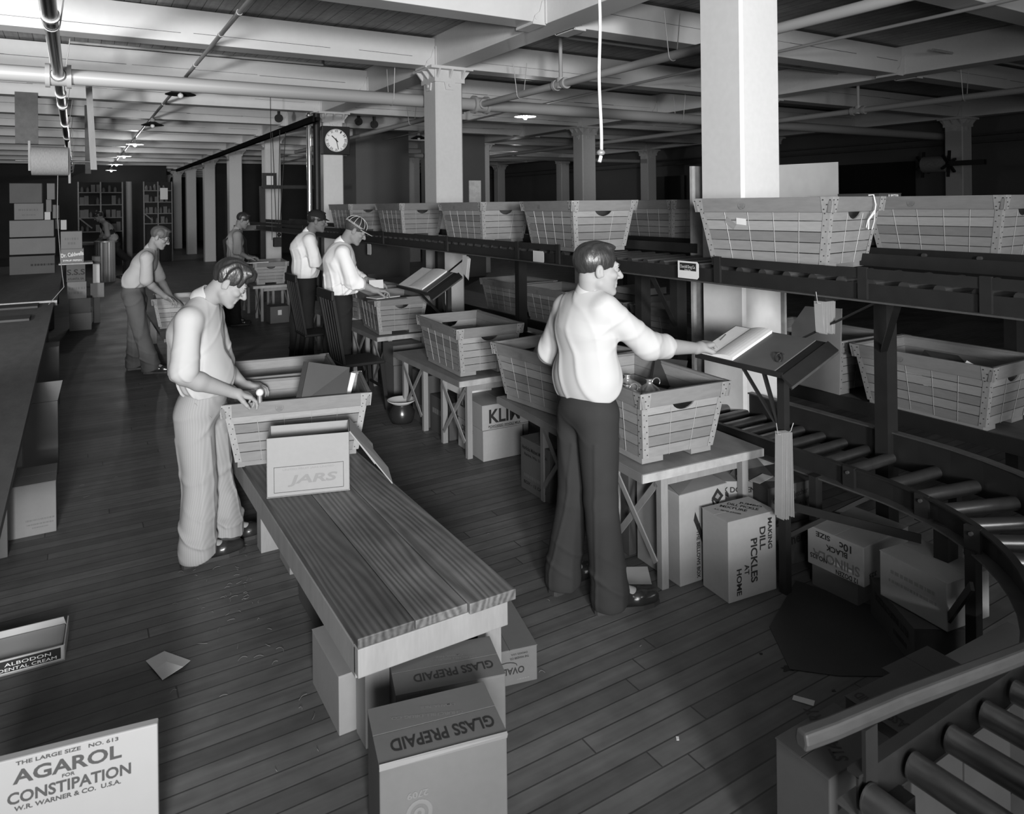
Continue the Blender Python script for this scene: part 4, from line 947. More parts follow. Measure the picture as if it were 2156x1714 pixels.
# under the middle trestle
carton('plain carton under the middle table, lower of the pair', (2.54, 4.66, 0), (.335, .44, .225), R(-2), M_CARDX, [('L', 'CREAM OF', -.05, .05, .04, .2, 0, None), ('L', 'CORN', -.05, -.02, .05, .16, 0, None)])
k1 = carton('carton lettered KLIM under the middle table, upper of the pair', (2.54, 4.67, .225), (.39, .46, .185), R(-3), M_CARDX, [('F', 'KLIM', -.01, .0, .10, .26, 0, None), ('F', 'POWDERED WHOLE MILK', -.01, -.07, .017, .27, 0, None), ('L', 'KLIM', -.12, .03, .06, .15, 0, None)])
obj('printed_rule', MB().box(.06, .40, -.001, 0, .010, .013), M_INK, k1)
carton('pale blank box on top of the KLIM carton', (2.54, 5.02, .412), (.28, .3, .13), 0, M_CARDL)
carton('dark printed crate under the middle table, left of the pair', (2.54, 5.22, 0), (.38, .36, .30), 0, M_CARDD, [('L', '~', -.0, .03, .06, .28, 0, M_INKF)])
carton('tall dark case under the middle table\'s far end', (2.54, 5.62, 0), (.38, .34, .44), 0, M_CARDD, [('L', '~', 0, -.08, .05, .2, 0, M_INKF)])
# sodiphene stack
s0 = carton('tall plain carton on the floor under the lettered half-gallon carton', (2.60, 6.55, 0), (.27, .30, .345), R(-2), M_CARDM, [('F', '301', -.02, .02, .04, .08, 0, M_INKF)])
s1_ = carton('carton lettered Sodiphene on top of the tall plain carton', (2.60, 6.56, .345), (.30, .30, .19), R(-2), M_CARDM, [('F', 'Sodiphene', 0, .01, .055, .24, 0, None), ('F', '~', 0, .065, .012, .2, 0, None), ('F', '~', 0, -.06, .010, .2, 0, None)])
obj('printed_rule', MB().box(.03, .27, -.001, 0, .062, .067), M_INK, s1_)
carton('dark case with framed label right of the tall plain carton', (2.90, 6.35, 0), (.05, .40, .42), 0, M_CARDD)
# cartons at the right, under the curve of the low conveyor
carton('small carton on the floor beneath the shoe-polish carton', (3.10, 2.06, 0), (.30, .24, .12), R(2), M_CARDM)
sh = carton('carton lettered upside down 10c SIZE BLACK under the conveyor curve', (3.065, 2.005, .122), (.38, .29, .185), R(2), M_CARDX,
       [('L', '12 DOZEN', .06, -.075, .022, .11, 180, None), ('L', 'NO.325', -.085, -.045, .022, .09, 180, None), ('L', 'SHINOLA', .005, -.03, .045, .24, 180, M_INKF), ('L', 'BLACK', .01, .022, .026, .11, 180, None), ('L', '10c', .055, .058, .034, .06, 180, None), ('L', 'SIZE', -.06, .068, .024, .075, 180, None),
        ('F', '325', -.12, -.05, .02, .06, 180, None)])
obj('torn_label', MB().box(-.001, 0, .06, .16, .045, .06), M_CARDL, sh)
ta = Vector((2.875, 1.665)); tb = Vector((3.10, 2.00)); rot_ = math.atan2(-(tb - ta).x, (tb - ta).y)
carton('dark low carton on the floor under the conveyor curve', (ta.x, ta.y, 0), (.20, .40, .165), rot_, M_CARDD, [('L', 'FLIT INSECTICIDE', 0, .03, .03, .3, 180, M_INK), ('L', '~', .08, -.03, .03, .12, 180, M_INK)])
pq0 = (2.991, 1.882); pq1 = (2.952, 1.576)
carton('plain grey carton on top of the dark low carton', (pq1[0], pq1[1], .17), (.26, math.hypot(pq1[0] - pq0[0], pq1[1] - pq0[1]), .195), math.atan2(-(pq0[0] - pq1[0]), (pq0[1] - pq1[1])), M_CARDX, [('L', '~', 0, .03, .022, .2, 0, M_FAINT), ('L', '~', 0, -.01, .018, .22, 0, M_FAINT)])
st0 = carton('carton lettered STATUARY below the wooden guard beam', (1.655, 1.185, 0), (.265, .17, .40), R(0), M_CARDD, [('T', 'STATUARY', .0, .02, .04, .2, 60, None), ('T', '~', .07, .0, .03, .12, 60, None), ('F', '~', 0, .11, .02, .2, 0, M_INK)])  # shade of this corner put into dark card, here and next two cartons
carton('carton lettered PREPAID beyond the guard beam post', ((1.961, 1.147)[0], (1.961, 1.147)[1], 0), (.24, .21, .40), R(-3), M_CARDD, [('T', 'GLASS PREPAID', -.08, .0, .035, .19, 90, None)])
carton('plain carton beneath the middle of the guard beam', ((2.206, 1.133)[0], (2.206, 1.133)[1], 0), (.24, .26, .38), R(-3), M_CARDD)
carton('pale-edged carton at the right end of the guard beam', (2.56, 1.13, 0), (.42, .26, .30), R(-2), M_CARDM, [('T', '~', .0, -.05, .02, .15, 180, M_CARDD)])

# ------------------------------------------------------------------ left side: long table, stacks, leaning cartons
lt = thing('long_table', 'long dark work table along the left edge', 'table', (0, 0, 0))
obj('tabletop', MB().box(-1.6, -.25, 3.0, 10.6, .70, .74), M_OLD, lt)
for yy in (3.2, 6.2, 9.0): obj('leg', MB().box(-.60, -.50, yy, yy + .1, 0, .70), M_OLD, lt)
lt2 = thing('long_table', 'farther long table carrying the tall carton stack at left', 'table', (0, 0, 0))
obj('tabletop', MB().box(-1.9, -.22, 10.7, 17.5, .715, .755), M_OLD, lt2)
obj('front_board', MB().box(-1.9, -.22, 10.68, 10.70, .69, .755), M_TEDGE, lt2)
for yy in (10.8, 13.5, 17): obj('leg', MB().box(-.42, -.32, yy, yy + .1, 0, .715), M_OLD, lt2)
for k, (x, y) in enumerate(((-.95, 10.1), (-.98, 9.0))):
    tag(obj('flat_tray', MB().box(x, x + .55, y, y + .35, .741, .765), M_CARDD, bevel=.003), ('shallow tray nearer the table end joint at the left edge', 'shallow tray nearer the camera on the long left table')[k], 'tray')
def cpx(lab, A, B, Y, dep, m=M_CARD, prints=(), flap=True):
    """A, B: bottom-left and top-right corners in the plane y = Y (world points)"""
    return carton(lab, (A[0], Y, A[2]), (B[0] - A[0], dep, B[2] - A[2] - .002), 0, m, prints, flap)
YS = 15.2
cpx('big carton at the bottom of the left table stack', ((-1.005, 15.200, 0.802)[0], 0, .757), (-0.342, 15.200, 1.075), YS, .5, M_CARDM, [('F', '~', .15, -.0, .05, .35, 0, M_INK)])
cpx('big carton second from the bottom of the left table stack', (-1.002, 15.200, 1.106), (-0.332, 15.200, 1.388), YS, .5, M_CARD)
cpx('big carton third from the bottom of the left table stack', (-0.999, 15.200, 1.411), (-0.350, 15.200, 1.701), YS, .5, M_CARD)
cpx('printed carton standing on the big cartons at left', (-0.928, 15.200, 1.713), (-0.503, 15.200, 1.998), YS, .4, M_CARD, [('F', '~', .0, .03, .05, .3, 0, M_INKF), ('F', '~', 0, -.06, .03, .2, 0, M_INKF)])
cpx('small pale box beside the printed carton at left', (-0.485, 15.200, 1.704), (-0.398, 15.200, 1.845), YS, .2, M_CARDL)
cpx('narrow upright box above the small pale box', (-0.462, 15.200, 1.846), (-0.382, 15.200, 2.064), YS + .05, .2, M_CARD)
cpx('dark top carton of the left table stack', (-0.993, 15.200, 2.003), (-0.521, 15.200, 2.350), YS, .4, M_CARDM)
cpx('pale upright carton at the top right of the left table stack', (-0.446, 15.200, 2.064), (-0.329, 15.200, 2.351), YS, .3, M_CARD)
cpx('thin upright box at the right of the left table stack', (-0.369, 15.400, 1.724), (-0.316, 15.400, 1.971), 15.4, .3, M_CARD)
cpx('slim box right of the upper left stack', (-0.311, 15.400, 1.723), (-0.272, 15.400, 1.962), 15.4, .3, M_CARDM)
cpx('box at middle height behind the left table stack', (-0.339, 15.600, 1.530), (-0.271, 15.600, 1.702), 15.6, .3, M_CARDM)
cpx('short pale box behind the floor stack', (-0.251, 15.600, 1.510), (-0.160, 15.600, 1.691), 15.6, .3, M_CARDL)
fl = [(146, 697, 193, 660, 'bottom plain carton of the floor stack', M_CARD, ()), (146, 660, 192, 629, 'plain carton second up in the floor stack', M_CARDM, ()),
      (142, 629, 183, 593, 'faintly lettered carton third up in the floor stack', M_CARD, [('F', '~', 0, .03, .05, .22, 0, M_INKF), ('F', '~', 0, -.04, .05, .2, 0, M_INKF)]),
      (141, 593, 181, 556, 'carton lettered S.S.S. in the floor stack', M_CARDM, [('F', 'S.S.S', 0, .01, .085, .24, 0, None), ('F', 'ATLANTA, GA.', 0, -.09, .03, .22, 0, None)]),
      (130, 552, 178, 522, 'carton with white script lettering in the floor stack', M_CARD, [('F', 'Dr. Caldwells', 0, .02, .06, .30, 6, M_INKW), ('F', 'SYRUP PEPSIN', 0, -.07, .025, .25, 0, M_INKW)]),
      (130, 521, 175, 484, 'top carton of the floor stack', M_CARD, [('F', '~', 0, .02, .05, .18, 0, M_INKF), ('F', '~', 0, -.05, .05, .1, 0, M_INKF)])]
zp = 0.0
for (u0, v0, u1, v1, lab, m_, pr_) in fl:
    xa = -.10 + (u0 - 148) * .0063; xb = -.10 + (u1 - 148) * .0063; h_ = (v0 - v1) * .00732
    if lab.startswith('carton with white'):
        tag(obj('shelf_board', MB().box(xa - .03, xb + .12, 13.05, 13.5, zp, zp + .022), M_TEDGE), 'thin board lying between cartons of the floor stack', 'board'); zp += .023
    carton('' + lab, (xa, 13.1, zp), (xb - xa, .36, h_ - .002), 0, m_, pr_); zp += h_
for (x, z, w_, h_, lab, m_) in ((.20, 0, .10, .42, 'tall slim box behind the floor stack', M_CARDM), (.16, .42, .20, .24, 'pale little carton low behind the floor stack', M_CARD), (.20, .66, .10, .32, 'upright pale box behind the floor stack', M_CARDL), (.19, .98, .12, .12, 'small brown box topmost behind the floor stack', M_CARDM)):
    carton(lab, (x + .02, 13.8, z), (w_, .25, h_ - .002), 0, m_)
bn_ = thing('corrugated_bin', 'corrugated metal bin the distant man leans over', 'bin', (.62, 21.4, 0))
pr2 = MB(); n = 40
ring = [( (.22 + (.012 if k % 2 else 0)) * math.cos(2 * math.pi * k / n), (.22 + (.012 if k % 2 else 0)) * math.sin(2 * math.pi * k / n)) for k in range(n)]
pr2.prism(ring, 0, 1.02); obj('bin_body', pr2, M_WIRE, bn_); obj('bin_rim', MB().cyl((0, 0, 1.02), (0, 0, 1.05), .25, n=28), M_WIRE, bn_)
tag(obj('packing_table', MB().box(-.3, .62, 21.6, 22.6, .95, 1.0).box(-.25, -.18, 21.7, 21.8, 0, .95).box(.5, .57, 22.4, 22.5, 0, .95), M_OLD), 'dark packing table behind the corrugated bin', 'table')

# leaning and open cartons beside the long left table
lx = -.245
lc1 = carton('open-topped carton with fine print at the left edge of the floor', (-.52, 5.04, 0), (.40, .34, .30), 0, M_CARD, [('F', '~', .12, -.06, .014, .14, 0, None), ('F', '~', .12, -.085, .012, .13, 0, None), ('F', '~', .12, -.105, .010, .08, 0, None)])
lc2 = carton('tall carton with raised flap under the left table', (-.50, 6.15, 0), (.37, .30, .52), 0, M_CARD, (), False)
obj('raised_flap', MB().hexa([(0.1, 0, .52), (.37, 0, .52), (.37, .004, .52), (.1, .004, .52), (.08, .10, .64), (.40, .10, .64), (.40, .104, .64), (.08, .104, .64)]), M_CARD, lc2)
lc3 = carton('upright double carton farther under the left table', (-.52, 8.3, 0), (.36, .3, .56), 0, M_CARD)
lc4 = carton('narrow box leaning against the carton with fine print', (-.48, 4.80, .0), (.14, .16, .46), R(3), M_CARDM, [('F', '~', .03, .08, .05, .06, 0, None)])
lc5 = carton('slim upright box at the extreme left edge', (-.42, 5.50, 0), (.11, .2, .50), 0, M_CARD)

# bottom left: carton on end and white display tray
ag = carton('white carton lettered AGAROL at the bottom left corner', (-.327, 2.348, 0), (.515, .030, .452), R(-9.8), mat('white_box_board', .25, .7, .2, noise=.04, nscale=10),
       [('F', 'AGAROL', .04, .172, .036, .255, 0, M_INK2), ('F', 'FOR', .04, .146, .009, .03, 0, M_INK2), ('F', 'CONSTIPATION', .045, .118, .030, .29, 0, M_INK2), ('F', 'THE LARGE SIZE   NO. 613', .04, .209, .010, .24, 0, M_INK2), ('F', 'W.R. WARNER & CO.  U.S.A.', .04, .090, .012, .25, 0, M_INK2)], False)
tr = thing('display_tray', 'small open white display carton at the left edge', 'carton', (-.36, 3.60, 0), R(-3))
Wt = mat('white_card', .34, .7, .2)
obj('tray_base', MB().box(0, .30, 0, .24, 0, .006), Wt, tr); obj('front_wall', MB().box(0, .30, 0, .005, 0, .065), Wt, tr)
obj('back_wall', MB().hexa([(0, .235, 0), (.30, .235, 0), (.30, .24, 0), (0, .24, 0), (0, .235, .07), (.28, .235, .07), (.28, .24, .07), (0, .24, .07)]), Wt, tr)
obj('side_wall', MB().box(.295, .30, 0, .24, 0, .068), Wt, tr); obj('side_wall', MB().box(0, .005, 0, .24, 0, .068), Wt, tr)
obj('contents', MB().box(.01, .29, .01, .23, .01, .045), Wt, tr, bevel=.01)
obj('label_band', MB().box(.02, .285, -.0015, 0, .012, .058), M_INK, tr)
text('printed_lettering', 'ALBODON', tr, (.17, -.0018, .042), (1, 0, 0), (0, 0, 1), .014, width=.16, m=M_INKW)
text('printed_lettering', 'DENTAL CREAM', tr, (.17, -.0018, .022), (1, 0, 0), (0, 0, 1), .013, width=.20, m=M_INKW)

# ------------------------------------------------------------------ things on the floor
ppr = (0.299, 3.410)
pm = MB(); pts = [(0.229, 3.394), (0.301, 3.406), (0.389, 3.294), (0.354, 3.243), (0.276, 3.219), (0.253, 3.296)]
cxx = sum(p[0] for p in pts) / 6; cyy = sum(p[1] for p in pts) / 6
hh = [.002, .012, .003, .016, .003, .008]
vs = [(p[0], p[1], h_) for p, h_ in zip(pts, hh)] + [(cxx, cyy, .02)] + [(p[0], p[1], h_ - .0015) for p, h_ in zip(pts, hh)] + [(cxx, cyy, .0185)]
pm.add(vs, [(i, (i + 1) % 6, 6) for i in range(6)] + [(7 + (i + 1) % 6, 7 + i, 13) for i in range(6)] + [(i, 7 + i, 7 + (i + 1) % 6, (i + 1) % 6) for i in range(6)])
tag(obj('crumpled_paper', pm, M_PAPER), 'crumpled white paper lying on the floorboards at lower left', 'paper')
def flat(lab, pts, m, name='paper_sheet', cat='paper', z=.003, th=.0015):
    return tag(obj(name, MB().prism([(p[0], p[1]) for p in pts], z - th, z), m), lab, cat)
flat('white sheet on the floor behind the standing man\'s heel', [(2.414, 2.926), (2.523, 2.862), (2.424, 2.720), (2.325, 2.783)], M_PAPER)
flat('small pale paper strip on the floor by the guard beam', [(2.334, 1.823), (2.375, 1.760), (2.346, 1.744), (2.307, 1.809)], M_CARDL)
flat('tiny white scrap on the floor in front of the standing man', [(1.801, 1.904), (1.809, 1.898), (1.798, 1.884), (1.790, 1.889)], M_PAPER)
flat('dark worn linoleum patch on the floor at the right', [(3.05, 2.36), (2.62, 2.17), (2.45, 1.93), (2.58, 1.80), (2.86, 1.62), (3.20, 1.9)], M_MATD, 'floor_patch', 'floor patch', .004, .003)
rr = random.Random(9)
for k, (u_, r_, lab_) in enumerate((((2.447, 1.942), .022, 'largest black ink spill on the floor at the right'), ((2.596, 1.980), .016, 'black ink blot beyond the largest spill'), ((2.487, 1.759), .008, 'small ink spot nearest the pale paper strip'), ((2.435, 2.062), .007, 'small ink spot left of the largest spill'))):
    n_ = 11; pl_ = [(u_[0] + r_ * rr.uniform(.5, 1.3) * math.cos(6.283 * i / n_) * 1.3, u_[1] + r_ * rr.uniform(.5, 1.3) * math.sin(6.283 * i / n_)) for i in range(n_)]
    flat(lab_, pl_, M_INK, 'ink_spill', 'stain', .0012, .001)
rr = random.Random(5)
sw = MB()
for k in range(110):                                            # packing straw swept about the bench foot
    if k < 45: px, py = rr.gauss(.62, .16), rr.gauss(3.75, .3)
    else: px, py = rr.uniform(-.1, 2.6), rr.uniform(2.2, 8)
    if px > .78 and px < 1.45 and py < 5.7: px = .7
    a = rr.uniform(0, 6.28); L = rr.uniform(.012, .045); b2 = rr.uniform(-1.5, 1.5)
    pts = [(px + L * t * math.cos(a + b2 * t), py + L * t * math.sin(a + b2 * t), .003 + .004 * math.sin(3 * t)) for t in (0, .25, .5, .75, 1)]
    sw.tube(pts, .0008, 4)
tag(obj('straw_litter', sw, M_CARD), 'loose packing straw and threads strewn over the floor', 'straw', kind='stuff')
sp = thing('spittoon', 'dark spittoon with wide pale enamel rim on the floor', 'spittoon', (2.42, 5.92, 0))
obj('bowl', MB().lathe([(0, 0), (.09, 0), (.105, .03), (.115, .09), (.08, .14), (.075, .155)], n=28), M_ENAMEL, sp)
obj('rim_dish', MB().lathe([(.02, .15), (.075, .158), (.125, .19), (.127, .196), (.12, .194), (.07, .168), (.0, .16)], n=32), M_PAPER, sp, label='wide pale dished rim')

# chairs behind the two standing clerks
def chair(lab, x, y, rot):
    t = thing('slat_back_chair', lab, 'chair', (x, y, 0), rot)
    obj('seat', MB().box(-.21, .21, -.2, .2, .43, .46), M_CHAIR, t, bevel=.008)
    for sx in (-1, 1):
        obj('leg', MB().bar((sx * .18, .17, .43), (sx * .21, .21, 0), .035, .035, (0, 1, 0)), M_CHAIR, t)
        obj('leg', MB().bar((sx * .18, -.17, .43), (sx * .20, -.22, 0), .035, .035, (0, 1, 0)), M_CHAIR, t)
        obj('back_post', MB().bar((sx * .18, -.18, .44), (sx * .205, -.29, 1.08), .032, .025, (0, 1, 0)), M_CHAIR, t)
    obj('top_rail', MB().bar((-.235, -.295, 1.09), (.235, -.295, 1.09), .025, .085, (0, 0, 1)), M_CHAIR, t, bevel=.006)
    for k in range(4): obj('back_spindle', MB().cyl((-.11 + .073 * k, -.185, .45), (-.125 + .083 * k, -.285, 1.06), .010, n=8), M_CHAIR, t)
    obj('stretcher', MB().bar((-.2, .19, .2), (.2, .19, .2), .02, .02), M_CHAIR, t)
    return t
chair('dark slat-back chair behind the man in the dark cap', 2.36, 8.28, R(-90))
chair('dark slat-back chair behind the man in the striped cap', 2.24, 6.56, R(-90))

# ------------------------------------------------------------------ overhead boards, twine reels, pulleys
tag(obj('hanging_board', MB().hexa([(.155, 10.40, 2.38), (.225, 10.40, 2.38), (.225, 10.42, 2.38), (.155, 10.42, 2.38), (.105, 10.40, 3.56), (.175, 10.40, 3.56), (.175, 10.42, 3.56), (.105, 10.42, 3.56)]), M_LEG),
    'long pale board hanging from the ceiling at upper left', 'board')
tag(obj('hanging_board', MB().box(.14, .23, 15.02, 15.045, 2.52, 3.75), M_OLD), 'darker board hanging behind the long pale one', 'board')
ts = thing('twine_reel', 'big reel of twine on a rod at the upper left', 'reel', (-.27, 10.45, 2.48))
obj('wound_twine', MB().cyl((-.19, 0, 0), (.19, 0, 0), .175, n=36), M_TWINE, ts)
for x in (-.21, .20): obj('end_board', MB().box(x - .012, x + .012, -.03, .03, -.27 if x > 0 else -.12, .24), M_LEG, ts)
obj('axle_rod', MB().cyl((-.35, 0, 0), (.50, 0, 0), .012, n=8), M_STEELW, ts)
tag(obj('twine_strand', MB().tube([(-.19, 10.3, 2.3), (-.20, 10.3, 1.8), (-.17, 10.35, 1.25), (-.14, 10.3, .95), (-.30, 10.35, .745)], .004, 6), M_TWINE), 'loose strand of twine hanging down the left carton stack', 'twine')
tag(obj('ceiling_panel', MB().box(-.75, -.47, 12.635, 12.67, 2.85, 3.6), M_OLD), 'dark square panel hung under the ceiling at the top left edge', 'panel')
wr = thing('twine_reel', 'spiked twine reel mounted on the far right pillar', 'reel', (15.200, 8.242, 2.601))
obj('wound_twine', MB().cyl((0, .24, 0), (0, -.22, 0), .17, n=28), M_TWINE, wr)
obj('mounting_arm', MB().box(-.05, .05, -.95, .35, -.05, .05), M_STEEL, wr)
for y in (.26, -.26):
    m_ = MB()
    for k in range(6):
        a = k * math.pi / 3 + .4; m_.bar((0, y, 0), (.27 * math.cos(a), y, .27 * math.sin(a)), .04, .05, (0, 1, 0))
    obj('star_flange', m_, M_STEEL, wr)
for (u, v, Y_, lab) in ((587, 249, 13.5, 'small black pulley wheel under the beam left of the clock'), (755, 256, 13.5, 'black pulley wheel right of the clock, nearer the clock'), (788, 262, 13.2, 'black pulley wheel right of the clock, farther from it')):
    p = (4.695, 13.500, 3.517) if u == 755 else ((3.184, 13.500, 3.505) if u == 587 else (4.901, 13.200, 3.442))
    t = thing('pulley', lab, 'pulley', p)
    obj('pulley_wheel', MB().cyl((0, -.02, 0), (0, .02, 0), .075, n=20), M_STEEL, t); obj('pulley_block', MB().box(-.02, .02, -.03, .03, 0, 3.93 - p[2]), M_STEEL, t)
for (u, v0_, v1_, X_, lab) in ((570, 0, 0, 0, 'thin cord hanging straight down left of the clock'),):
    q = (2.701, 12.000, 1.854)
    tag(obj('cord', MB().cyl((q[0], 12.0, 3.93), (q[0], 12.0, 1.35), .005, n=6), M_STEEL), lab, 'cord')
a, b_ = (3.059, 13.400, 3.437), (3.110, 13.400, 1.331)
hs = thing('hanging_switch', 'dark switch block hanging on cords before the distant white pillar', 'switch', (b_[0], 13.4, b_[2]))
obj('switch_body', MB().box(-.07, .07, -.05, .05, -.17, .0), M_STEEL, hs, bevel=.01); obj('switch_knob', MB().ball((.02, -.05, .05), .035, 8), M_STEEL, hs)
for k, dx in enumerate((-.03, .03, .08)): obj('suspension_cord', MB().cyl((dx * .4, 0, 0), (dx * 2.2, 0, 1.9 + .05 * k), .007, n=6), M_STEEL, hs)
q = (3.399, 12.300, 2.652)
tag(obj('vertical_pipe', MB().cyl((q[0], 12.3, 1.6), (q[0], 12.3, 3.42), .042, n=20).ball((q[0], 12.3, 3.44), .05, 6), mat('polished_pipe', .7, .12, .6, metal=.9)), 'shiny vertical pipe standing just left of the clock pillar', 'pipe')
q = (3.588, 12.500, 2.171)
tag(obj('vertical_pipe', MB().cyl((q[0], 12.5, 0), (q[0], 12.5, 3.5), .06, n=16), M_STEEL), 'black vertical pipe touching the clock pillar', 'pipe')
tag(obj('trunk_track', MB().box(3.30, 3.36, 11.5, 30, 3.26, 3.32).box(3.24, 3.27, 11.5, 30, 3.24, 3.34), M_SOOT), 'black overhead track running away beside the pillar heads', 'track')
tag(obj('cross_track', MB().bar((-0.557, 19.900, 3.857), (4.356, 19.900, 4.008), .1, .06), M_SOOT), 'thin black bar crossing the left aisle below the beams', 'bar')
q0_, q1_ = (2.530, 15.000, 2.264), (4.527, 15.000, 2.285)
tag(obj('high_rail', MB().bar((3.196, 15.000, 2.283), (4.447, 15.000, 2.285), .12, .07).box((3.196, 15.000, 2.283)[0] - .05, (3.196, 15.000, 2.283)[0] + .05, 14.96, 15.04, 0, 2.3), M_STEEL), 'black horizontal rail crossing the distant pillar at eye height', 'rail')
sb = tag(obj('notice_board', MB().box(-.14, .14, -.02, .02, -.15, .15), M_STEEL, loc=(3.314, 14.900, 2.414)), 'small black notice plate with a pinned card before a distant pillar', 'sign')
obj('pinned_card', MB().box(-.06, .07, -.026, -.021, -.09, .09), M_PAPER, sb)
tag(obj('work_counter', MB().box((2.752, 15.200, 1.490)[0], 3.66, 15.0, 15.6, 1.42, 1.52), M_OLD), 'long dark counter rail behind the man in the dark cap', 'counter')
for (u, lab) in ((0, 'dark roller frame left of the white-capped head'),):
    tag(obj('side_frame', MB().box(2.9, 3.5, 9.0, 9.04, 1.0, 1.5), M_STEEL), lab, 'frame')

# right rear wall: dark doorway, shutters, wall pipes
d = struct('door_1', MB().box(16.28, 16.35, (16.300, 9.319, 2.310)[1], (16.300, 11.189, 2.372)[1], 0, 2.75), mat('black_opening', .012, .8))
for k, (u0, u1, vt) in enumerate(((1385, 1442, 371), (1160, 1210, 385))):
    pass
struct('window_1', MB().box(16.27, 16.35, (16.300, 16.537, 2.549)[1], (16.300, 17.787, 2.591)[1], .8, (16.300, 17.210, 2.709)[2]), M_STEEL)
struct('trim_1', MB().box(16.2, 16.35, 3, 43, 3.05, 3.10).box(16.2, 16.35, 3, 43, 3.2, 3.24), M_OLD)
jb = carton('dark box with white outlined lettering above the rear baskets at the right', ((4.417, 2.750, 1.933)[0], 2.75, 1.60), (.24, .30, (4.417, 2.750, 1.936)[2] - 1.60), 0, M_CARDD, [('F', 'JUPITER', .03, .15, .018, .12, 0, M_INKW)])
struct('wall_shaft', MB().box(5.9, 7.3, 17.2, 18.6, 0, 3.93), M_WALL)
struct('wall_shaft_far', MB().box(8.0, 9.2, 16.6, 18.0, 0, 3.93), M_WALL)

# distant stock racks with jars, behind the far man
jar_m = MB().lathe([(0, 0), (.045, 0), (.048, .02), (.048, .13), (.03, .15), (.03, .18), (0, .18)], n=10)
jar_me = jar_m.mesh('jar', M_INKF); box_me = MB().box(-.06, .06, -.05, .05, 0, .22).mesh('packet', M_CARD)
def rack(lab, x0, x1, y, levels, top, glab):
    t = thing('stock_rack', lab, 'shelf', (x0, y, 0)); w_ = x1 - x0
    for z in levels: obj('shelf', MB().box(0, w_, 0, .35, z - .03, z), M_LEG, t)
    for x in (0, w_ * .5, w_): obj('upright', MB().box(x - .02, x + .02, -.01, .03, 0, top), M_STEELW, t)
    obj('back_panel', MB().box(0, w_, .36, .38, 0, top), M_DARKWALL, t)
    obj('diagonal_brace', MB().bar((0, -.02, levels[1]), (w_ * .3, -.02, levels[0] + .1), .02, .04), M_LEG, t)
    rr = random.Random(int(x0 * 10))
    for z in levels:
        x = x0 + .10
        while x < x1 - .08:
            if rr.random() < .88:
                o = bpy.data.objects.new('jar' if rr.random() < .5 else 'packet', jar_me if rr.random() < .55 else box_me); C.objects.link(o)
                o.location = (x, y + .12, z); s_ = rr.uniform(.8, 1.35); o.scale = (1, 1, s_)
                tag(o, 'small dim container among the stock on the ' + glab, 'container', 'containers on the ' + glab)
            x += rr.uniform(.12, .17)
rack('distant rack of jars behind the far man at left', (0.052, 27.000, 2.034)[0], (1.299, 27.000, 2.020)[0], 27.0, (1.15, 1.60, 2.02, 2.42), 2.75, 'distant left rack')
rack('distant rack of bottles right of the pale post', (2.000, 28.000, 2.018)[0], (2.883, 28.000, 2.008)[0], 28.0, (1.35, 1.70, 2.1, 2.5), 2.8, 'distant rack by the first pillar')
tag(obj('pale_post', MB().cyl(((1.380, 25.000, 1.718)[0], 25, 0), ((1.380, 25.000, 1.718)[0], 25, 2.7), .085, n=14), M_CARD), 'distant pale round post between the two stock racks', 'post')
tag(obj('hanging_lantern', MB().box(-.12, .12, -.05, .05, -.2, .2), M_WIRE, loc=(2.622, 27.930, 2.376)), 'small bright framed panel on the distant rack', 'panel')
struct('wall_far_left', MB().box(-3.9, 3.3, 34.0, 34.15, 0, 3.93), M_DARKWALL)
c_ = carton('carton with white label on the floor under the distant writing table', (2.66, 12.0, 0), (.30, .3, .27), 0, M_CARDM)
obj('paper_label', MB().box(.12, .18, -.001, 0, .13, .21), M_PAPER, c_)
carton('dark carton stored beneath the striped-cap man\'s table rear', (2.66, 8.6, 0), (.35, .5, .4), 0, M_CARDD)
carton('stacked lids on the lower shelf beside the man\'s chin', (4.3, 4.9, 1.06), (.3, .35, .06), .05, M_CARD)
carton('flat lid lying on the lower shelf baskets beneath the other lids', (4.28, 4.88, 1.0), (.33, .4, .055), -.03, M_CARDM)

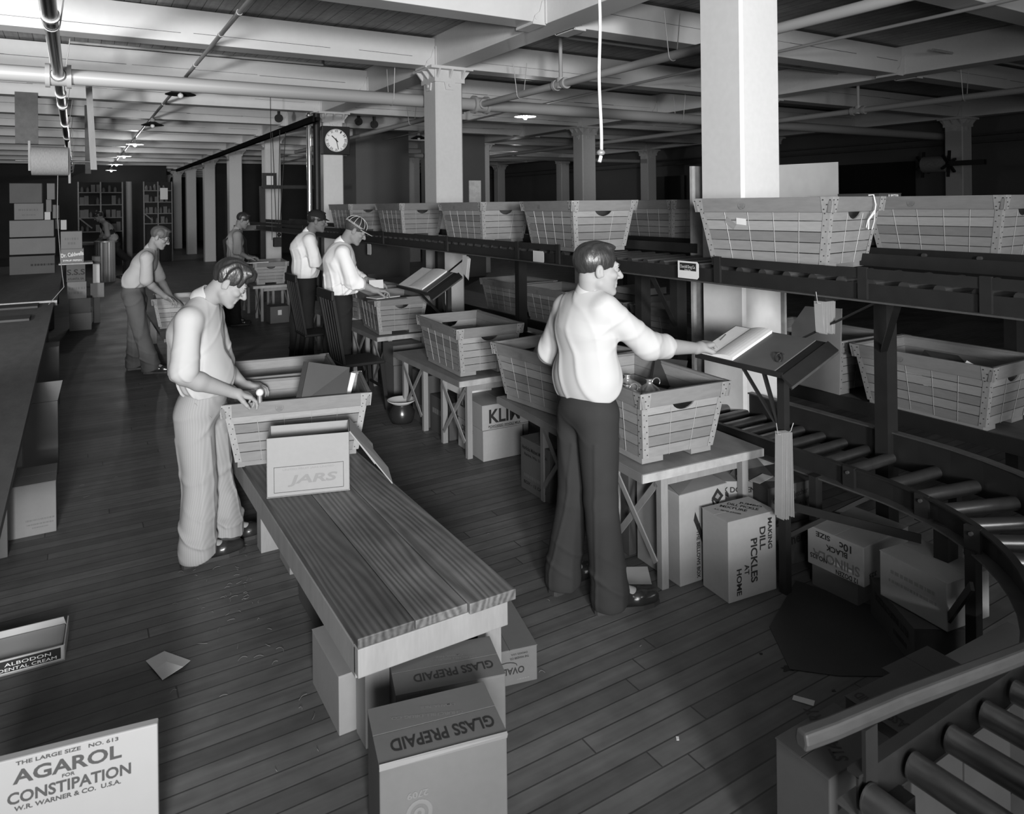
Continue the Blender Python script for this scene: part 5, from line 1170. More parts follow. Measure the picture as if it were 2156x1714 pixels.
# ------------------------------------------------------------------ people: implicit surfaces meshed by surface nets
class Field:
    def __init__(s, lo, hi, h):
        s.lo = np.array(lo, np.float32); s.h = h
        s.n = (np.ceil((np.array(hi) - np.array(lo)) / h).astype(int) + 2)
        s.d = np.full(tuple(s.n), 0.5, np.float32)
        s.ax = [s.lo[i] + h * np.arange(s.n[i], dtype=np.float32) for i in range(3)]
    def _win(s, lo, hi):
        a = np.maximum(np.floor((np.array(lo) - s.lo) / s.h).astype(int), 0); b = np.minimum(np.ceil((np.array(hi) - s.lo) / s.h).astype(int) + 1, s.n)
        if np.any(b <= a): return None
        sl = tuple(slice(a[i], b[i]) for i in range(3))
        P = (s.ax[0][sl[0]][:, None, None], s.ax[1][sl[1]][None, :, None], s.ax[2][sl[2]][None, None, :])
        return sl, P
    def _merge(s, sl, v, k, op):
        o = s.d[sl]
        if op == 'u':
            if k <= 0: s.d[sl] = np.minimum(o, v); return
            h = np.clip(.5 + .5 * (o - v) / k, 0, 1); s.d[sl] = o * (1 - h) + v * h - k * h * (1 - h)
        elif op == 's':                                        # subtract
            v = -v; h = np.clip(.5 - .5 * (o - v) / max(k, 1e-5), 0, 1); s.d[sl] = o * (1 - h) + v * h + k * h * (1 - h)
    def rc(s, a, b, ra, rb=None, k=.012, ax=None, ratio=1.0, op='u'):
        rb = ra if rb is None else rb; a = np.array(a, np.float32); b = np.array(b, np.float32)
        m = max(ra, rb) * max(1, ratio) + k + 3 * s.h + .02
        w_ = s._win(np.minimum(a, b) - m, np.maximum(a, b) + m)
        if w_ is None: return s
        sl, (X, Y, Z) = w_
        ba = b - a; L = max(float(ba @ ba), 1e-9)
        px, py, pz = X - a[0], Y - a[1], Z - a[2]
        t = np.clip((px * ba[0] + py * ba[1] + pz * ba[2]) / L, 0, 1)
        qx, qy, qz = px - t * ba[0], py - t * ba[1], pz - t * ba[2]
        if ax is not None:
            u = np.array(ax, np.float32); u = u / np.linalg.norm(u); dt = (qx * u[0] + qy * u[1] + qz * u[2]) * (1 - 1 / ratio)
            qx, qy, qz = qx - dt * u[0], qy - dt * u[1], qz - dt * u[2]
        v = np.sqrt(qx * qx + qy * qy + qz * qz) - (ra + (rb - ra) * t)
        s._merge(sl, v.astype(np.float32), k, op); return s
    def ell(s, c, r, M=None, k=.012, op='u'):
        c = np.array(c, np.float32); r = np.array(r, np.float32); m = float(r.max()) + k + 3 * s.h + .01
        w_ = s._win(c - m, c + m)
        if w_ is None: return s
        sl, (X, Y, Z) = w_; M = np.eye(3) if M is None else np.array(M)
        px, py, pz = X - c[0], Y - c[1], Z - c[2]
        q = [px * M[0][i] + py * M[1][i] + pz * M[2][i] for i in range(3)]
        k0 = np.sqrt(sum((q[i] / r[i]) ** 2 for i in range(3))); k1 = np.sqrt(sum((q[i] / r[i] ** 2) ** 2 for i in range(3))) + 1e-6
        s._merge(sl, (k0 * (k0 - 1) / k1).astype(np.float32), k, op); return s
    def cut(s, p, n):                                          # keep the side the normal points away from
        n = np.array(n, float); n /= np.linalg.norm(n)
        v = (s.ax[0][:, None, None] - p[0]) * n[0] + (s.ax[1][None, :, None] - p[1]) * n[1] + (s.ax[2][None, None, :] - p[2]) * n[2]
        s.d = np.maximum(s.d, v.astype(np.float32)); return s
    def displace(s, fn, band=.03):
        idx = np.nonzero(np.abs(s.d) < band)
        P = [s.ax[i][idx[i]] for i in range(3)]
        s.d[idx] += fn(*P).astype(np.float32); return s
    def mesh(s, name, mats):
        d = s.d; sg = d < 0
        c8 = [sg[i:sg.shape[0] - 1 + i, j:sg.shape[1] - 1 + j, k:sg.shape[2] - 1 + k] for i in (0, 1) for j in (0, 1) for k in (0, 1)]
        al = c8[0].copy(); an = c8[0].copy()
        for q in c8[1:]: al &= q; an |= q
        act = an & ~al; ids = np.full(act.shape, -1, np.int64); A = np.argwhere(act); ids[act] = np.arange(len(A))
        acc = np.zeros((len(A), 3)); cnt = np.zeros(len(A))
        for e in range(3):
            o1, o2 = [x for x in range(3) if x != e]
            for i in (0, 1):
                for j in (0, 1):
                    p = A.copy(); p[:, o1] += i; p[:, o2] += j; q = p.copy(); q[:, e] += 1
                    da = d[p[:, 0], p[:, 1], p[:, 2]]; db = d[q[:, 0], q[:, 1], q[:, 2]]; m = (da < 0) != (db < 0)
                    t = np.where(m, da / np.where(m, da - db, 1), 0); pos = p.astype(float); pos[:, e] += t
                    acc[m] += pos[m]; cnt[m] += 1
        V = s.lo + s.h * (acc / cnt[:, None]); F = []
        for e in range(3):
            o1, o2 = [(1, 2), (2, 0), (0, 1)][e]
            a = sg; sh = [slice(None)] * 3; sh2 = [slice(None)] * 3; sh[e] = slice(0, -1); sh2[e] = slice(1, None)
            ch = a[tuple(sh)] != a[tuple(sh2)]; E = np.argwhere(ch)
            E = E[(E[:, o1] > 0) & (E[:, o2] > 0) & (E[:, o1] < act.shape[o1]) & (E[:, o2] < act.shape[o2])]
            def g(i, j): p = E.copy(); p[:, o1] -= i; p[:, o2] -= j; return ids[p[:, 0], p[:, 1], p[:, 2]]
            q = np.stack([g(0, 0), g(1, 0), g(1, 1), g(0, 1)], 1); ins = a[E[:, 0], E[:, 1], E[:, 2]]
            q[~ins] = q[~ins][:, ::-1]; q = q[(q >= 0).all(1)]; F.append(q)
        F = np.concatenate(F); me = bpy.data.meshes.new(name)
        me.vertices.add(len(V)); me.vertices.foreach_set('co', V.astype(np.float32).ravel())
        me.loops.add(F.size); me.loops.foreach_set('vertex_index', F.ravel().astype(np.int32))
        me.polygons.add(len(F)); me.polygons.foreach_set('loop_start', np.arange(0, F.size, 4, dtype=np.int32))
        me.polygons.foreach_set('use_smooth', np.ones(len(F), bool)); me.update(calc_edges=True); me.validate()
        me.polygons.foreach_set('use_smooth', np.ones(len(me.polygons), bool))
        for m in (mats if isinstance(mats, (list, tuple)) else [mats]): me.materials.append(m)
        return me

LAST = [None]
V3 = lambda p: np.array(p, float)
def unit(v): v = V3(v); return v / np.linalg.norm(v)
def frame(f, up):                                              # columns right, forward, up
    f = unit(f); r = unit(np.cross(f, V3(up))); u = np.cross(r, f); return np.stack([r, f, u], 1)

def head_sdf(F, c, M, sc, neck_to, nr=.056, side=None):
    H = lambda x, y, z: V3(c) + M @ (V3((x, y, z)) * sc)
    E = lambda p, r, k=.012, op='u': F.ell(H(*p), V3(r) * sc, M, k * sc, op)
    Rr = lambda a, b, ra, rb=None, k=.010, op='u': F.rc(H(*a), H(*b), ra * sc, (rb if rb is not None else ra) * sc, k * sc, op=op)
    F.rc(H(0, -.028, -.045), neck_to, nr * sc, nr * 1.06, k=.02)
    E((0, -.018, .035), (.074, .096, .083), .01); E((0, .030, -.040), (.058, .062, .078), .02)
    Rr((-.045, .005, -.060), (-.018, .070, -.098), .022, .018, .02); Rr((.045, .005, -.060), (.018, .070, -.098), .022, .018, .02)
    E((0, .077, -.098), (.022, .018, .018), .015)
    Rr((-.035, .078, .026), (.035, .078, .026), .012, None, .014)
    E((.043, .060, -.020), (.022, .024, .020), .018); E((-.043, .060, -.020), (.022, .024, .020), .018)
    for sx in (-1, 1):
        E((sx * .031, .098, .004), (.018, .014, .011), .012, 's'); E((sx * .031, .079, .003), (.013, .0125, .0115), .004)
        Rr((sx * .016, .090, .010), (sx * .046, .080, .009), .0045, .004, .004)
    Rr((0, .088, .012), (0, .112, -.022), .0085, .012, .012); E((0, .112, -.028), (.013, .012, .010), .008)
    for sx in (-1, 1): E((sx * .012, .100, -.031), (.008, .010, .007), .006)
    Rr((-.021, .086, -.058), (.021, .086, -.058), .0068, None, .006); Rr((-.017, .086, -.071), (.017, .086, -.071), .0075, None, .006)
    Rr((-.022, .0975, -.0645), (.022, .0975, -.0645), .0028, None, .002, 's')
    E((0, .075, -.045), (.03, .018, .02), .012)
    for sx in (-1, 1):
        E((sx * .077, -.012, -.008), (.011, .019, .031), .004); E((sx * .089, -.006, -.004), (.006, .010, .018), .004, 's')
        E((sx * .080, .004, -.022), (.006, .006, .010), .004)
    return H

def hand_sdf(F, wrist, d, n, side, curl=.5, sc=1.0, spread=.10, pinch=0.0):
    """d = pointing direction, n = direction the palm faces, side = +1 when the thumb is on the d x n side"""
    d = unit(d); n = V3(n); n = unit(n - d * (n @ d)); t = np.cross(d, n) * side
    w_ = V3(wrist); P = lambda a, b, c: w_ + (d * a + t * b + n * c) * sc
    F.rc(P(-.02, 0, 0), P(.02, 0, 0), .026 * sc, .030 * sc, k=.01, ax=t, ratio=1.15)
    for b, L in ((.028, .088), (.010, .092), (-.010, .088), (-.027, .080)):
        F.rc(P(.015, b * .5, 0), P(L, b, -.002), .016 * sc, .0125 * sc, k=.012)
    for i, (b, L0, l) in enumerate(((.029, .088, (.040, .024, .020)), (.010, .093, (.045, .028, .021)), (-.010, .089, (.042, .026, .020)), (-.028, .080, (.034, .020, .018)))):
        cu = curl * (1 + .12 * i); ang = cu * .9; p = P(L0, b, -.002); ra = .0098 - .0006 * (i == 3) * 2; sp = spread * (1.5 - i) * .5
        for j, q in enumerate(l):
            dv = d * math.cos(ang) + n * math.sin(ang) + t * sp * math.cos(ang); dv = unit(dv); p2 = p + dv * q * sc
            F.rc(p, p2, ra * sc, (ra - .0009) * sc, k=.0025); p = p2; ra -= .0009; ang += cu * (1.15 if j == 0 else .8)
    p = P(.022, .026, .006); dirs = (d * .62 + t * .62 + n * .35, d * .80 + t * .25 + n * (.35 + .3 * curl), d * .85 - t * .05 + n * (.35 + .4 * curl)); ra = .0155
    for dv, q in zip(dirs, (.038, .032, .026)):
        p2 = p + unit(dv) * q * sc; F.rc(p, p2, ra * sc, (ra - .0025) * sc, k=.006); p = p2; ra -= .0028

def bounds(pts, m):
    P = np.array(pts); return P.min(0) - m, P.max(0) + m

def person(label, J, look, hand=None, h=.005, mats=None, sc=1.0, sleeve='roll', hairk='side', fold=1.0, legs=True, group=None, shoe_dirs=None, sleevelen=1.0, blouse=1.0, bulk=1.0, fat=1.0, name='person'):
    S = {'skin': M_SKIN, 'shirt': M_SHIRT, 'trousers': M_TRD, 'hair': M_HAIR}; S.update(mats or {})
    g = {k: V3(v) for k, v in J.items()}
    lat = unit(g['shR'] - g['shL']); chest, waist, pelvis, neck = g['chest'], g['waist'], g['pelvis'], g['neck']
    M = frame(look, look_up(look) if 'up' not in J else J['up'])
    pts = [g[k] for k in g if k not in ('up',)] + [g['head'] + V3((0, 0, .14)), g['head'] - V3((0, 0, .14))]
    lo, hi = bounds(pts, .19); lo[2] = max(lo[2], -.01)
    # ---- body (one continuous surface)
    F = Field(lo, hi, h)
    head_sdf(F, g['head'], M, sc, neck + V3((0, 0, -.03)))
    F.rc(g['shL'] + (chest - g['shL']) * .2, g['shR'] + (chest - g['shR']) * .2, .042, .042, k=.02)
    dz_ = V3((0, 0, -.025))
    F.rc(neck + dz_, g['shL'] * .8 + neck * .2 + dz_, .042, .036, k=.02).rc(neck + dz_, g['shR'] * .8 + neck * .2 + dz_, .042, .036, k=.02)
    F.rc(chest + (neck - chest) * .35, chest, .065, .082, k=.02, ax=lat, ratio=1.3).rc(chest, waist, .082, .080, k=.02, ax=lat, ratio=1.3).rc(waist, pelvis, .080, .085, k=.02, ax=lat, ratio=1.3)
    for s_ in 'RL':
        sh, el, wr = g['sh' + s_], g['el' + s_], g['wr' + s_]
        F.rc(sh, el, .042, .039 * fat, k=.02); mid = el + (wr - el) * .3
        F.rc(el, mid, .040 * fat, .043 * fat, k=.015).rc(mid, wr, .043 * fat, .027, k=.015)
        hd, hn, hs, hc = (hand or {}).get(s_, (wr - el, (0, 0, -1), 1, .5))[:4]
        hand_sdf(F, wr, hd, hn, hs, hc, sc * .97)
        if legs:
            hp, kn, an = g['hip' + s_], g['kn' + s_], g['an' + s_]
            F.rc(hp, kn, .082, .055, k=.04).rc(kn, an, .055, .038, k=.02)
            td = (shoe_dirs or {}).get(s_, (1, 0, 0)); F.rc(an, V3(an) + V3(td) * .12 - V3((0, 0, .045)), .036, .028, k=.02)
    root = tag(bpy.data.objects.new(name, F.mesh('person_body', S['skin'])), label, 'person', group)
    C.objects.link(root)
    rs = random.Random(len(label) * 13 + int(g['head'][0] * 10)); ph = rs.uniform(0, 6)
    # ---- shirt
    pf = [g[k] for k in ('shR', 'shL', 'elR', 'elL', 'waist', 'pelvis', 'neck', 'chest')]; lo, hi = bounds(pf, .21)
    F = Field(lo, hi, h * 1.1)
    F.rc(g['shL'] + (chest - g['shL']) * .14, g['shR'] + (chest - g['shR']) * .14, .066, .066, k=.05)
    F.rc(neck + V3((0, 0, -.030)), g['shL'] * .85 + neck * .15 + V3((0, 0, -.004)), .062, .062, k=.04).rc(neck + V3((0, 0, -.030)), g['shR'] * .85 + neck * .15 + V3((0, 0, -.004)), .062, .062, k=.04)
    F.rc(chest + (neck - chest) * .35, chest, .105 * bulk, .125 * bulk, k=.05, ax=lat, ratio=1.4).rc(chest, waist, .125 * bulk, .120 * blouse, k=.05, ax=lat, ratio=1.35)
    bl = waist + (chest - waist) * .16
    F.rc(bl - lat * .03, bl + lat * .03, .130 * blouse, .130 * blouse, k=.05, ax=lat, ratio=1.25)
    for s_ in 'RL':
        sh, el, wr = g['sh' + s_], g['el' + s_], g['wr' + s_]
        A = Field(lo, hi, h * 1.1)
        if sleeve == 'roll':
            e2 = el + (wr - el) * .32 * sleevelen; a = unit(e2 - el)
            A.rc(sh, el, .064, .066 * fat, k=.03); A.rc(el, e2 + a * .03, .066 * fat, .057 * fat, k=.02)
            A.cut(e2, a) if (sh - e2) @ a < 0 else A.cut(e2, a)
            A.rc(e2 - a * .050, e2 - a * .006, .060 * fat, .061 * fat, k=.003)
        else:
            e2 = sh + (el - sh) * .96 * sleevelen; a = unit(e2 - sh)
            A.rc(sh, e2 + a * .03, .065, .073, k=.03); A.cut(e2, a); A.rc(e2 - a * .025, e2 - a * .004, .0735, .0740, k=.002)
        k_ = .028; hh = np.clip(.5 + .5 * (F.d - A.d) / k_, 0, 1); F.d = F.d * (1 - hh) + A.d * hh - k_ * hh * (1 - hh)
    rg = lambda t, p=2.2: np.exp(-(np.sin(t) / .38) ** 2)
    def folds(x, y, z):
        u = x * lat[0] + y * lat[1]; v = z; w2 = x * lat[1] - y * lat[0]
        low = np.clip((chest[2] + .15 - z) / .32, .2, 1.25)
        m1 = .5 + .5 * np.sin(5 * u + 7 * v + ph); m2 = .5 + .5 * np.sin(9 * w2 - 6 * v + ph * 2); m3 = .5 + .5 * np.sin(11 * v + 8 * u + ph * 3)
        a = rg(24 * u + 9 * w2 + 1.2 * np.sin(7 * v + ph) + 2.5 * v + ph, 1.7) * m2 + .9 * rg(29 * w2 - 11 * u + 1.1 * np.sin(8 * v + ph) - 4 * v + ph, 1.7) * m1
        b = rg(23 * v + 17 * w2 + 13 * u + 1.6 * np.sin(8 * u + ph), 1.7) * m3 * m1
        c2 = np.sin(13 * u + 9 * w2 + 5 * v + ph) * .35
        return -fold * (.0100 * low * a + .0075 * b + .004 * low * c2 - .002)
    F.displace(folds); F.cut(waist + V3((0, 0, -.055)), (0, 0, -1))
    nb_ = unit(g['head'] - neck)
    F.rc(neck + nb_ * .035, neck + nb_ * .20, .064 * sc, .07 * sc, k=.003, op='s')
    so = bpy.data.objects.new('shirt', F.mesh('shirt', S['shirt'])); C.objects.link(so); so.parent = root
    # collar band
    F = Field(neck - .12, neck + .14, h * .8)
    F.rc(neck - nb_ * .015, neck + nb_ * .028, .068 * sc, .064 * sc, k=.002); F.rc(neck - nb_ * .2, neck + nb_ * .2, .056 * sc, .056 * sc, k=.002, op='s')
    F.cut(neck + nb_ * .042, nb_); fw = M[:, 1] * np.array([1, 1, 0]); fw = unit(fw)
    F.rc(neck + fw * .07 + nb_ * .04, neck + fw * .09 - nb_ * .05, .012, .004, k=.003, op='s')
    co = bpy.data.objects.new('collar', F.mesh('collar', S['shirt'])); C.objects.link(co); co.parent = root
    # ---- trousers
    if legs:
        pf = [g[k] for k in ('hipR', 'hipL', 'knR', 'knL', 'anR', 'anL', 'pelvis', 'waist')]; lo, hi = bounds(pf, .19); lo[2] = max(lo[2], .01)
        F = Field(lo, hi, h * 1.15)
        F.rc(waist - V3((0, 0, .02)), pelvis, .112, .128, k=.03, ax=lat, ratio=1.32)
        for s_ in 'RL':
            hp, kn, an = g['hip' + s_], g['kn' + s_], g['an' + s_]
            F.rc(hp - V3((0, 0, .02)), kn, .108, .082, k=.03).rc(kn, an, .082, .091, k=.02)
            F.rc(an + V3((0, 0, .0)), an - V3((0, 0, .05)), .0945, .0955, k=.002)
        fwl = np.array([-lat[1], lat[0], 0])
        def tf(x, y, z):
            u = x * lat[0] + y * lat[1]; w2 = x * lat[1] - y * lat[0]; lw = np.clip((pelvis[2] + .05 - z) / .4, .25, 1)
            m1 = .5 + .5 * np.sin(4 * z + 9 * u + ph); m2 = .5 + .5 * np.sin(6 * z - 8 * w2 + ph * 2)
            a = rg(15 * u + 8 * w2 + .9 * np.sin(3.4 * z + ph) + ph) * m1 + rg(19 * w2 - 6 * u + .8 * np.sin(4 * z + ph)) * m2
            zk = np.exp(-((z - g['knR'][2] + .03) / .12) ** 2); za = np.exp(-((z - .17) / .085) ** 2); zh = np.exp(-((z - pelvis[2] + .10) / .06) ** 2)
            b = rg(16 * z + 11 * u - 5 * w2 + .8 * np.sin(11 * w2 + ph)) * zk * m2 * .7 + rg(27 * z - 12 * w2 + 7 * u) * za * .9 + .6 * rg(20 * z + 16 * u + 9 * w2 + ph) * zh * m1
            cr = 0
            for s_ in 'RL':
                hp, kn, an = g['hip' + s_], g['kn' + s_], g['an' + s_]
                t = np.clip((hp[2] - z) / max(hp[2] - kn[2], .01), 0, 1); t2 = np.clip((kn[2] - z) / max(kn[2] - an[2], .01), 0, 1)
                cu = (hp @ lat) * (1 - t) + (kn @ lat) * t; cu = cu * (1 - t2) + (an @ lat) * t2
                cr = cr + np.exp(-((u - cu) / .009) ** 2) * (z < hp[2] - .12)
            return -fold * (.0105 * lw * a + .0125 * b) - .004 * cr + .004
        F.displace(tf); F.cut(waist + V3((0, 0, .012)), (0, 0, 1))
        for s_ in 'RL':
            an = g['an' + s_]; td = unit((shoe_dirs or {}).get(s_, (1, 0, 0))); w_ = F._win(an - V3((.125, .125, .15)), an + V3((.125, .125, .06)))
            if w_ is not None:
                sl, (X, Y, Z) = w_; cz = .022 + .30 * np.maximum(0, (X - an[0]) * td[0] + (Y - an[1]) * td[1] + .02) + 0 * Z
                F.d[sl] = np.maximum(F.d[sl], cz - Z).astype(np.float32)
        to = bpy.data.objects.new('trousers', F.mesh('trousers', S['trousers'])); C.objects.link(to); to.parent = root
        pk = MB(); fw3 = np.array([-lat[1], lat[0], 0])
        for sg_ in (1, -1):
            q = [pelvis + lat * sg_ * (.158 - .012 * k) + fw3 * (.020 + .020 * k) * 1.2 + V3((0, 0, .035 - .030 * k)) for k in range(4)]
            pk.tube(q, .0022, 4)
        obj('pocket_seam', pk, S['trousers'], to)
        bt = MB(); ring = []; f2 = np.array([-lat[1], lat[0], 0])
        for k in range(33):
            a = 2 * math.pi * k / 32; ring.append(waist + V3((0, 0, -.005)) + lat * .155 * math.cos(a) + f2 * .119 * math.sin(a))
        for k in range(32): bt.bar(ring[k], ring[k + 1], .006, .034)
        obj('belt', bt, M_LEATH, root)
        for s_ in 'RL':
            an = g['an' + s_]; td = unit((shoe_dirs or {}).get(s_, (1, 0, 0))); b0 = V3((an[0], an[1], 0)) + td * .028; sd = np.cross(td, (0, 0, 1))
            F = Field(b0 - V3((.3, .3, .01)), b0 + V3((.3, .3, .2)), .005)
            Q = lambda a, b2, c2: b0 + td * a * 1.12 + sd * b2 * 1.05 + V3((0, 0, c2 * 1.05))
            F.rc(Q(-.055, 0, .045), Q(.02, 0, .05), .040, .041, k=.02).rc(Q(.02, 0, .052), Q(.10, 0, .038), .040, .036, k=.03).rc(Q(.10, .0, .036), Q(.165, 0, .034), .044, .034, k=.02, ax=sd, ratio=1.1)
            F.rc(Q(-.02, 0, .06), Q(-.01, 0, .11), .040, .042, k=.02); F.cut(Q(0, 0, .018), (0, 0, -1)); F.cut(Q(0, 0, .125), (0, 0, 1))
            F.displace(lambda x, y, z: .0012 * np.sin(90 * ((x - b0[0]) * td[0] + (y - b0[1]) * td[1])) * ((z > .05) & (z < .085)))
            o = bpy.data.objects.new('shoe', F.mesh('shoe', M_SHOE)); C.objects.link(o); o.parent = root
            pl = [(-.098, .018), (-.09, .03), (-.06, .035), (0, .032), (.06, .040), (.11, .046), (.16, .038), (.195, .016)]
            poly = [tuple(Q(a, b2, 0)[:2]) for a, b2 in pl] + [tuple(Q(a, -b2, 0)[:2]) for a, b2 in pl[::-1]]
            ob_ = obj('sole', MB().prism(poly, .0, .021), M_SOLE, o)
    # ---- hair
    Hh = lambda x, y, z: g['head'] + M @ (V3((x, y, z)) * sc)
    if hairk:
        F = Field(g['head'] - .15 * sc, g['head'] + .17 * sc, min(h * .8, .0032))
        up = .006 if hairk != 'wavy' else .017
        F.ell(Hh(0, -.020, .040), V3((.0745 + .003, .097 + .004, .082 + up)) * sc, M, 0)
        if hairk == 'wavy': F.ell(Hh(0, .045, .105), V3((.055, .05, .030)) * sc, M, .02); F.ell(Hh(.0, .075, .085), V3((.04, .025, .022)) * sc, M, .015)
        if hairk == 'side': F.ell(Hh(-.01, .025, .104), V3((.052, .055, .018)) * sc, M, .02)
        F.ell(Hh(0, .125, -.035), V3((.085, .082, .100 if hairk != 'wavy' else .105)) * sc, M, .008, 's')
        F.ell(Hh(0, .03, -.075), V3((.12, .078, .062)) * sc, M, .008, 's')
        for sx in (-1, 1): F.ell(Hh(sx * .09, -.006, -.020), V3((.03, .030, .040)) * sc, M, .005, 's')
        F.cut(Hh(0, -.09, -.030), M @ V3((0, .30, -1)))
        iM = M.T; hc = g['head']
        amp = {'wavy': .0030, 'side': .0009, 'short': .0005}[hairk]
        def hf(x, y, z):
            a = (x - hc[0]) * iM[0][0] + (y - hc[1]) * iM[0][1] + (z - hc[2]) * iM[0][2]
            b = (x - hc[0]) * iM[1][0] + (y - hc[1]) * iM[1][1] + (z - hc[2]) * iM[1][2]
            c2 = (x - hc[0]) * iM[2][0] + (y - hc[1]) * iM[2][1] + (z - hc[2]) * iM[2][2]
            return amp * (np.sin(230 * a + 2.4 * np.sin(42 * b + 1.5 * np.sin(30 * a)) + 25 * b) + .55 * np.sin(75 * b + 2 * np.sin(50 * a)))
        F.displace(hf, .02)
        ho = bpy.data.objects.new('hair', F.mesh('hair', S['hair'])); C.objects.link(ho); ho.parent = root
    for sx in (-1, 1):                                         # brows and dark irises
        a, b, c2 = Hh(sx * .016, .0915, .026), Hh(sx * .032, .0915, .031), Hh(sx * .048, .081, .026)
        obj('eyebrow', MB().tube([a, b, c2], [.003, .0042, .002], 5), S['hair'], root)
        e = Hh(sx * .031, .0895, .002); obj('eye', MB().ball(e, .0062 * sc, 6), M_INK, root)
    LAST[0] = root
    return root, g, M, Hh
def look_up(f): return (0, 0, 1)

F_HAND = lambda *a: a
# -- the standing man writing in the ledger (right)
gR, gL = (2.109, 2.657), (2.031, 2.922)
P_R = dict(head=(2.160, 2.785, 1.577), neck=(2.141, 2.819, 1.469), chest=(2.133, 2.847, 1.286), waist=(2.122, 2.830, 1.006), pelvis=(2.109, 2.815, 0.913),
           shR=(2.143, 2.701, 1.391), shL=(2.128, 3.014, 1.364), elR=(2.367, 2.660, 1.201), elL=(2.119, 3.136, 1.127), wrR=(2.750, 2.709, 1.138), wrL=(2.378, 3.261, 0.991),
           hipR=(2.114, 2.742, 0.899), hipL=(2.105, 2.888, 0.866), knR=(2.111, 2.721, 0.491), knL=(2.085, 2.900, 0.451),
           anR=(gR[0], gR[1], .105), anL=(gL[0], gL[1], .105))
pr_, g_, M_, H_ = person('man in white shirt standing at the near ledger desk, writing, seen from behind', P_R, (.90, -.36, -.10),
    hand={'R': ((0.181, 0.031, 0.022), (.1, .1, -1), -1, .95), 'L': ((1, 0, 0), (0, 0, -1), 1, .5)}, h=.0042,
    mats={'trousers': M_TRD, 'hair': M_HAIR, 'skin': M_SKIN}, sc=1.06, hairk='side', shoe_dirs={'R': (.95, -.28, 0), 'L': (.90, .15, 0)}, fold=.62, fat=1.05)
tag(obj('pencil', MB().cyl((2.908, 2.707, 1.163), (2.919, 2.677, 1.197), .0035, n=6), M_OLD), 'pencil held in the writing man\'s fist over the ledger', 'pencil')

# -- young man at the bench (left)
gR, gL = (0.531, 4.176), (0.697, 4.324)
P_L = dict(head=(0.727, 4.256, 1.474), neck=(0.604, 4.331, 1.391), chest=(0.561, 4.356, 1.201), waist=(0.623, 4.331, 0.918), pelvis=(0.584, 4.342, 0.804),
           shR=(0.501, 4.171, 1.295), shL=(0.664, 4.481, 1.272), elR=(0.467, 4.109, 1.017), elL=(0.749, 4.640, 0.925), wrR=(0.730, 4.172, 0.879), wrL=(0.858, 4.574, 0.818),
           hipR=(0.538, 4.289, 0.777), hipL=(0.642, 4.401, 0.739), knR=(0.558, 4.253, 0.402), knL=(0.678, 4.437, 0.358),
           anR=(gR[0], gR[1], .105), anL=(gL[0], gL[1], .105))
_, g_, M_, H_ = person('young man in white shirt and light striped trousers leaning over the bench', P_L, (.78, -.22, -.62),
    hand={'R': ((0.130, 0.015, -0.049), (.1, .2, -1), -1, .45), 'L': ((1, -.2, -.1), (0, 0, -1), 1, .5)}, h=.0042,
    mats={'trousers': M_STRIPE}, sc=1.0, hairk='wavy', sleeve='short', sleevelen=.93, shoe_dirs={'R': (.97, .12, 0), 'L': (.97, .15, 0)}, blouse=.98, fat=1.12, bulk=1.05)
bs = (0.863, 4.174, 0.859)
t = thing('small_bottle', 'small white-stoppered bottle held by the young man at the bench', 'bottle', bs)
obj('stopper', MB().ball((0, 0, .004), .021, 8), M_PAPER, t); obj('bottle_neck', MB().cyl((0, 0, -.05), (0, 0, .0), .013, n=12), M_BRASS, t)
# hip pocket with a rule in it
# -- stooping man with glasses
gR, gL = (0.712, 9.234), (0.563, 9.563)
P_G = dict(head=(0.814, 9.144, 1.557), neck=(0.727, 9.231, 1.426), chest=(0.660, 9.272, 1.253), waist=(0.558, 9.298, 1.050), pelvis=(0.547, 9.305, 0.920),
           shR=(0.667, 9.034, 1.332), shL=(0.742, 9.433, 1.327), elR=(0.658, 9.004, 1.080), elL=(0.824, 9.430, 1.071), wrR=(0.848, 9.065, 0.889), wrL=(0.951, 9.353, 0.829),
           hipR=(0.545, 9.190, 0.878), hipL=(0.596, 9.392, 0.852), knR=(0.616, 9.181, 0.475), knL=(0.570, 9.443, 0.452), anR=(gR[0], gR[1], .105), anL=(gL[0], gL[1], .105))
_, g_, M_, H_ = person('older man with glasses stooping over a basket at the left', P_G, (.80, -.30, -.45),
    hand={'R': ((.8, 0, -.6), (0, -.5, -.8), -1, .3), 'L': ((.8, 0, -.5), (0, 0, -1), 1, .3)}, h=.007, mats={'shirt': M_SHIRTG, 'trousers': M_TRM, 'skin': M_SKIND, 'hair': M_HAIRG}, sc=1.02, hairk='side',
    sleeve='short', shoe_dirs={'R': (.9, -.3, 0), 'L': (.9, 0, 0)}, blouse=1.0)
gl = bpy.data.objects.new('eyeglasses', None); C.objects.link(gl); gl.parent = LAST[0]
for sx in (-1, 1):
    obj('lens_rim', MB().tube([H_(sx * .031 + .019 * math.cos(a), .106, .002 + .017 * math.sin(a)) for a in [k * math.pi / 8 for k in range(17)]], .0022, 5), M_STEEL, gl)
    obj('temple_arm', MB().tube([H_(sx * .05, .104, .006), H_(sx * .078, .02, .004)], .002, 5), M_STEEL, gl)
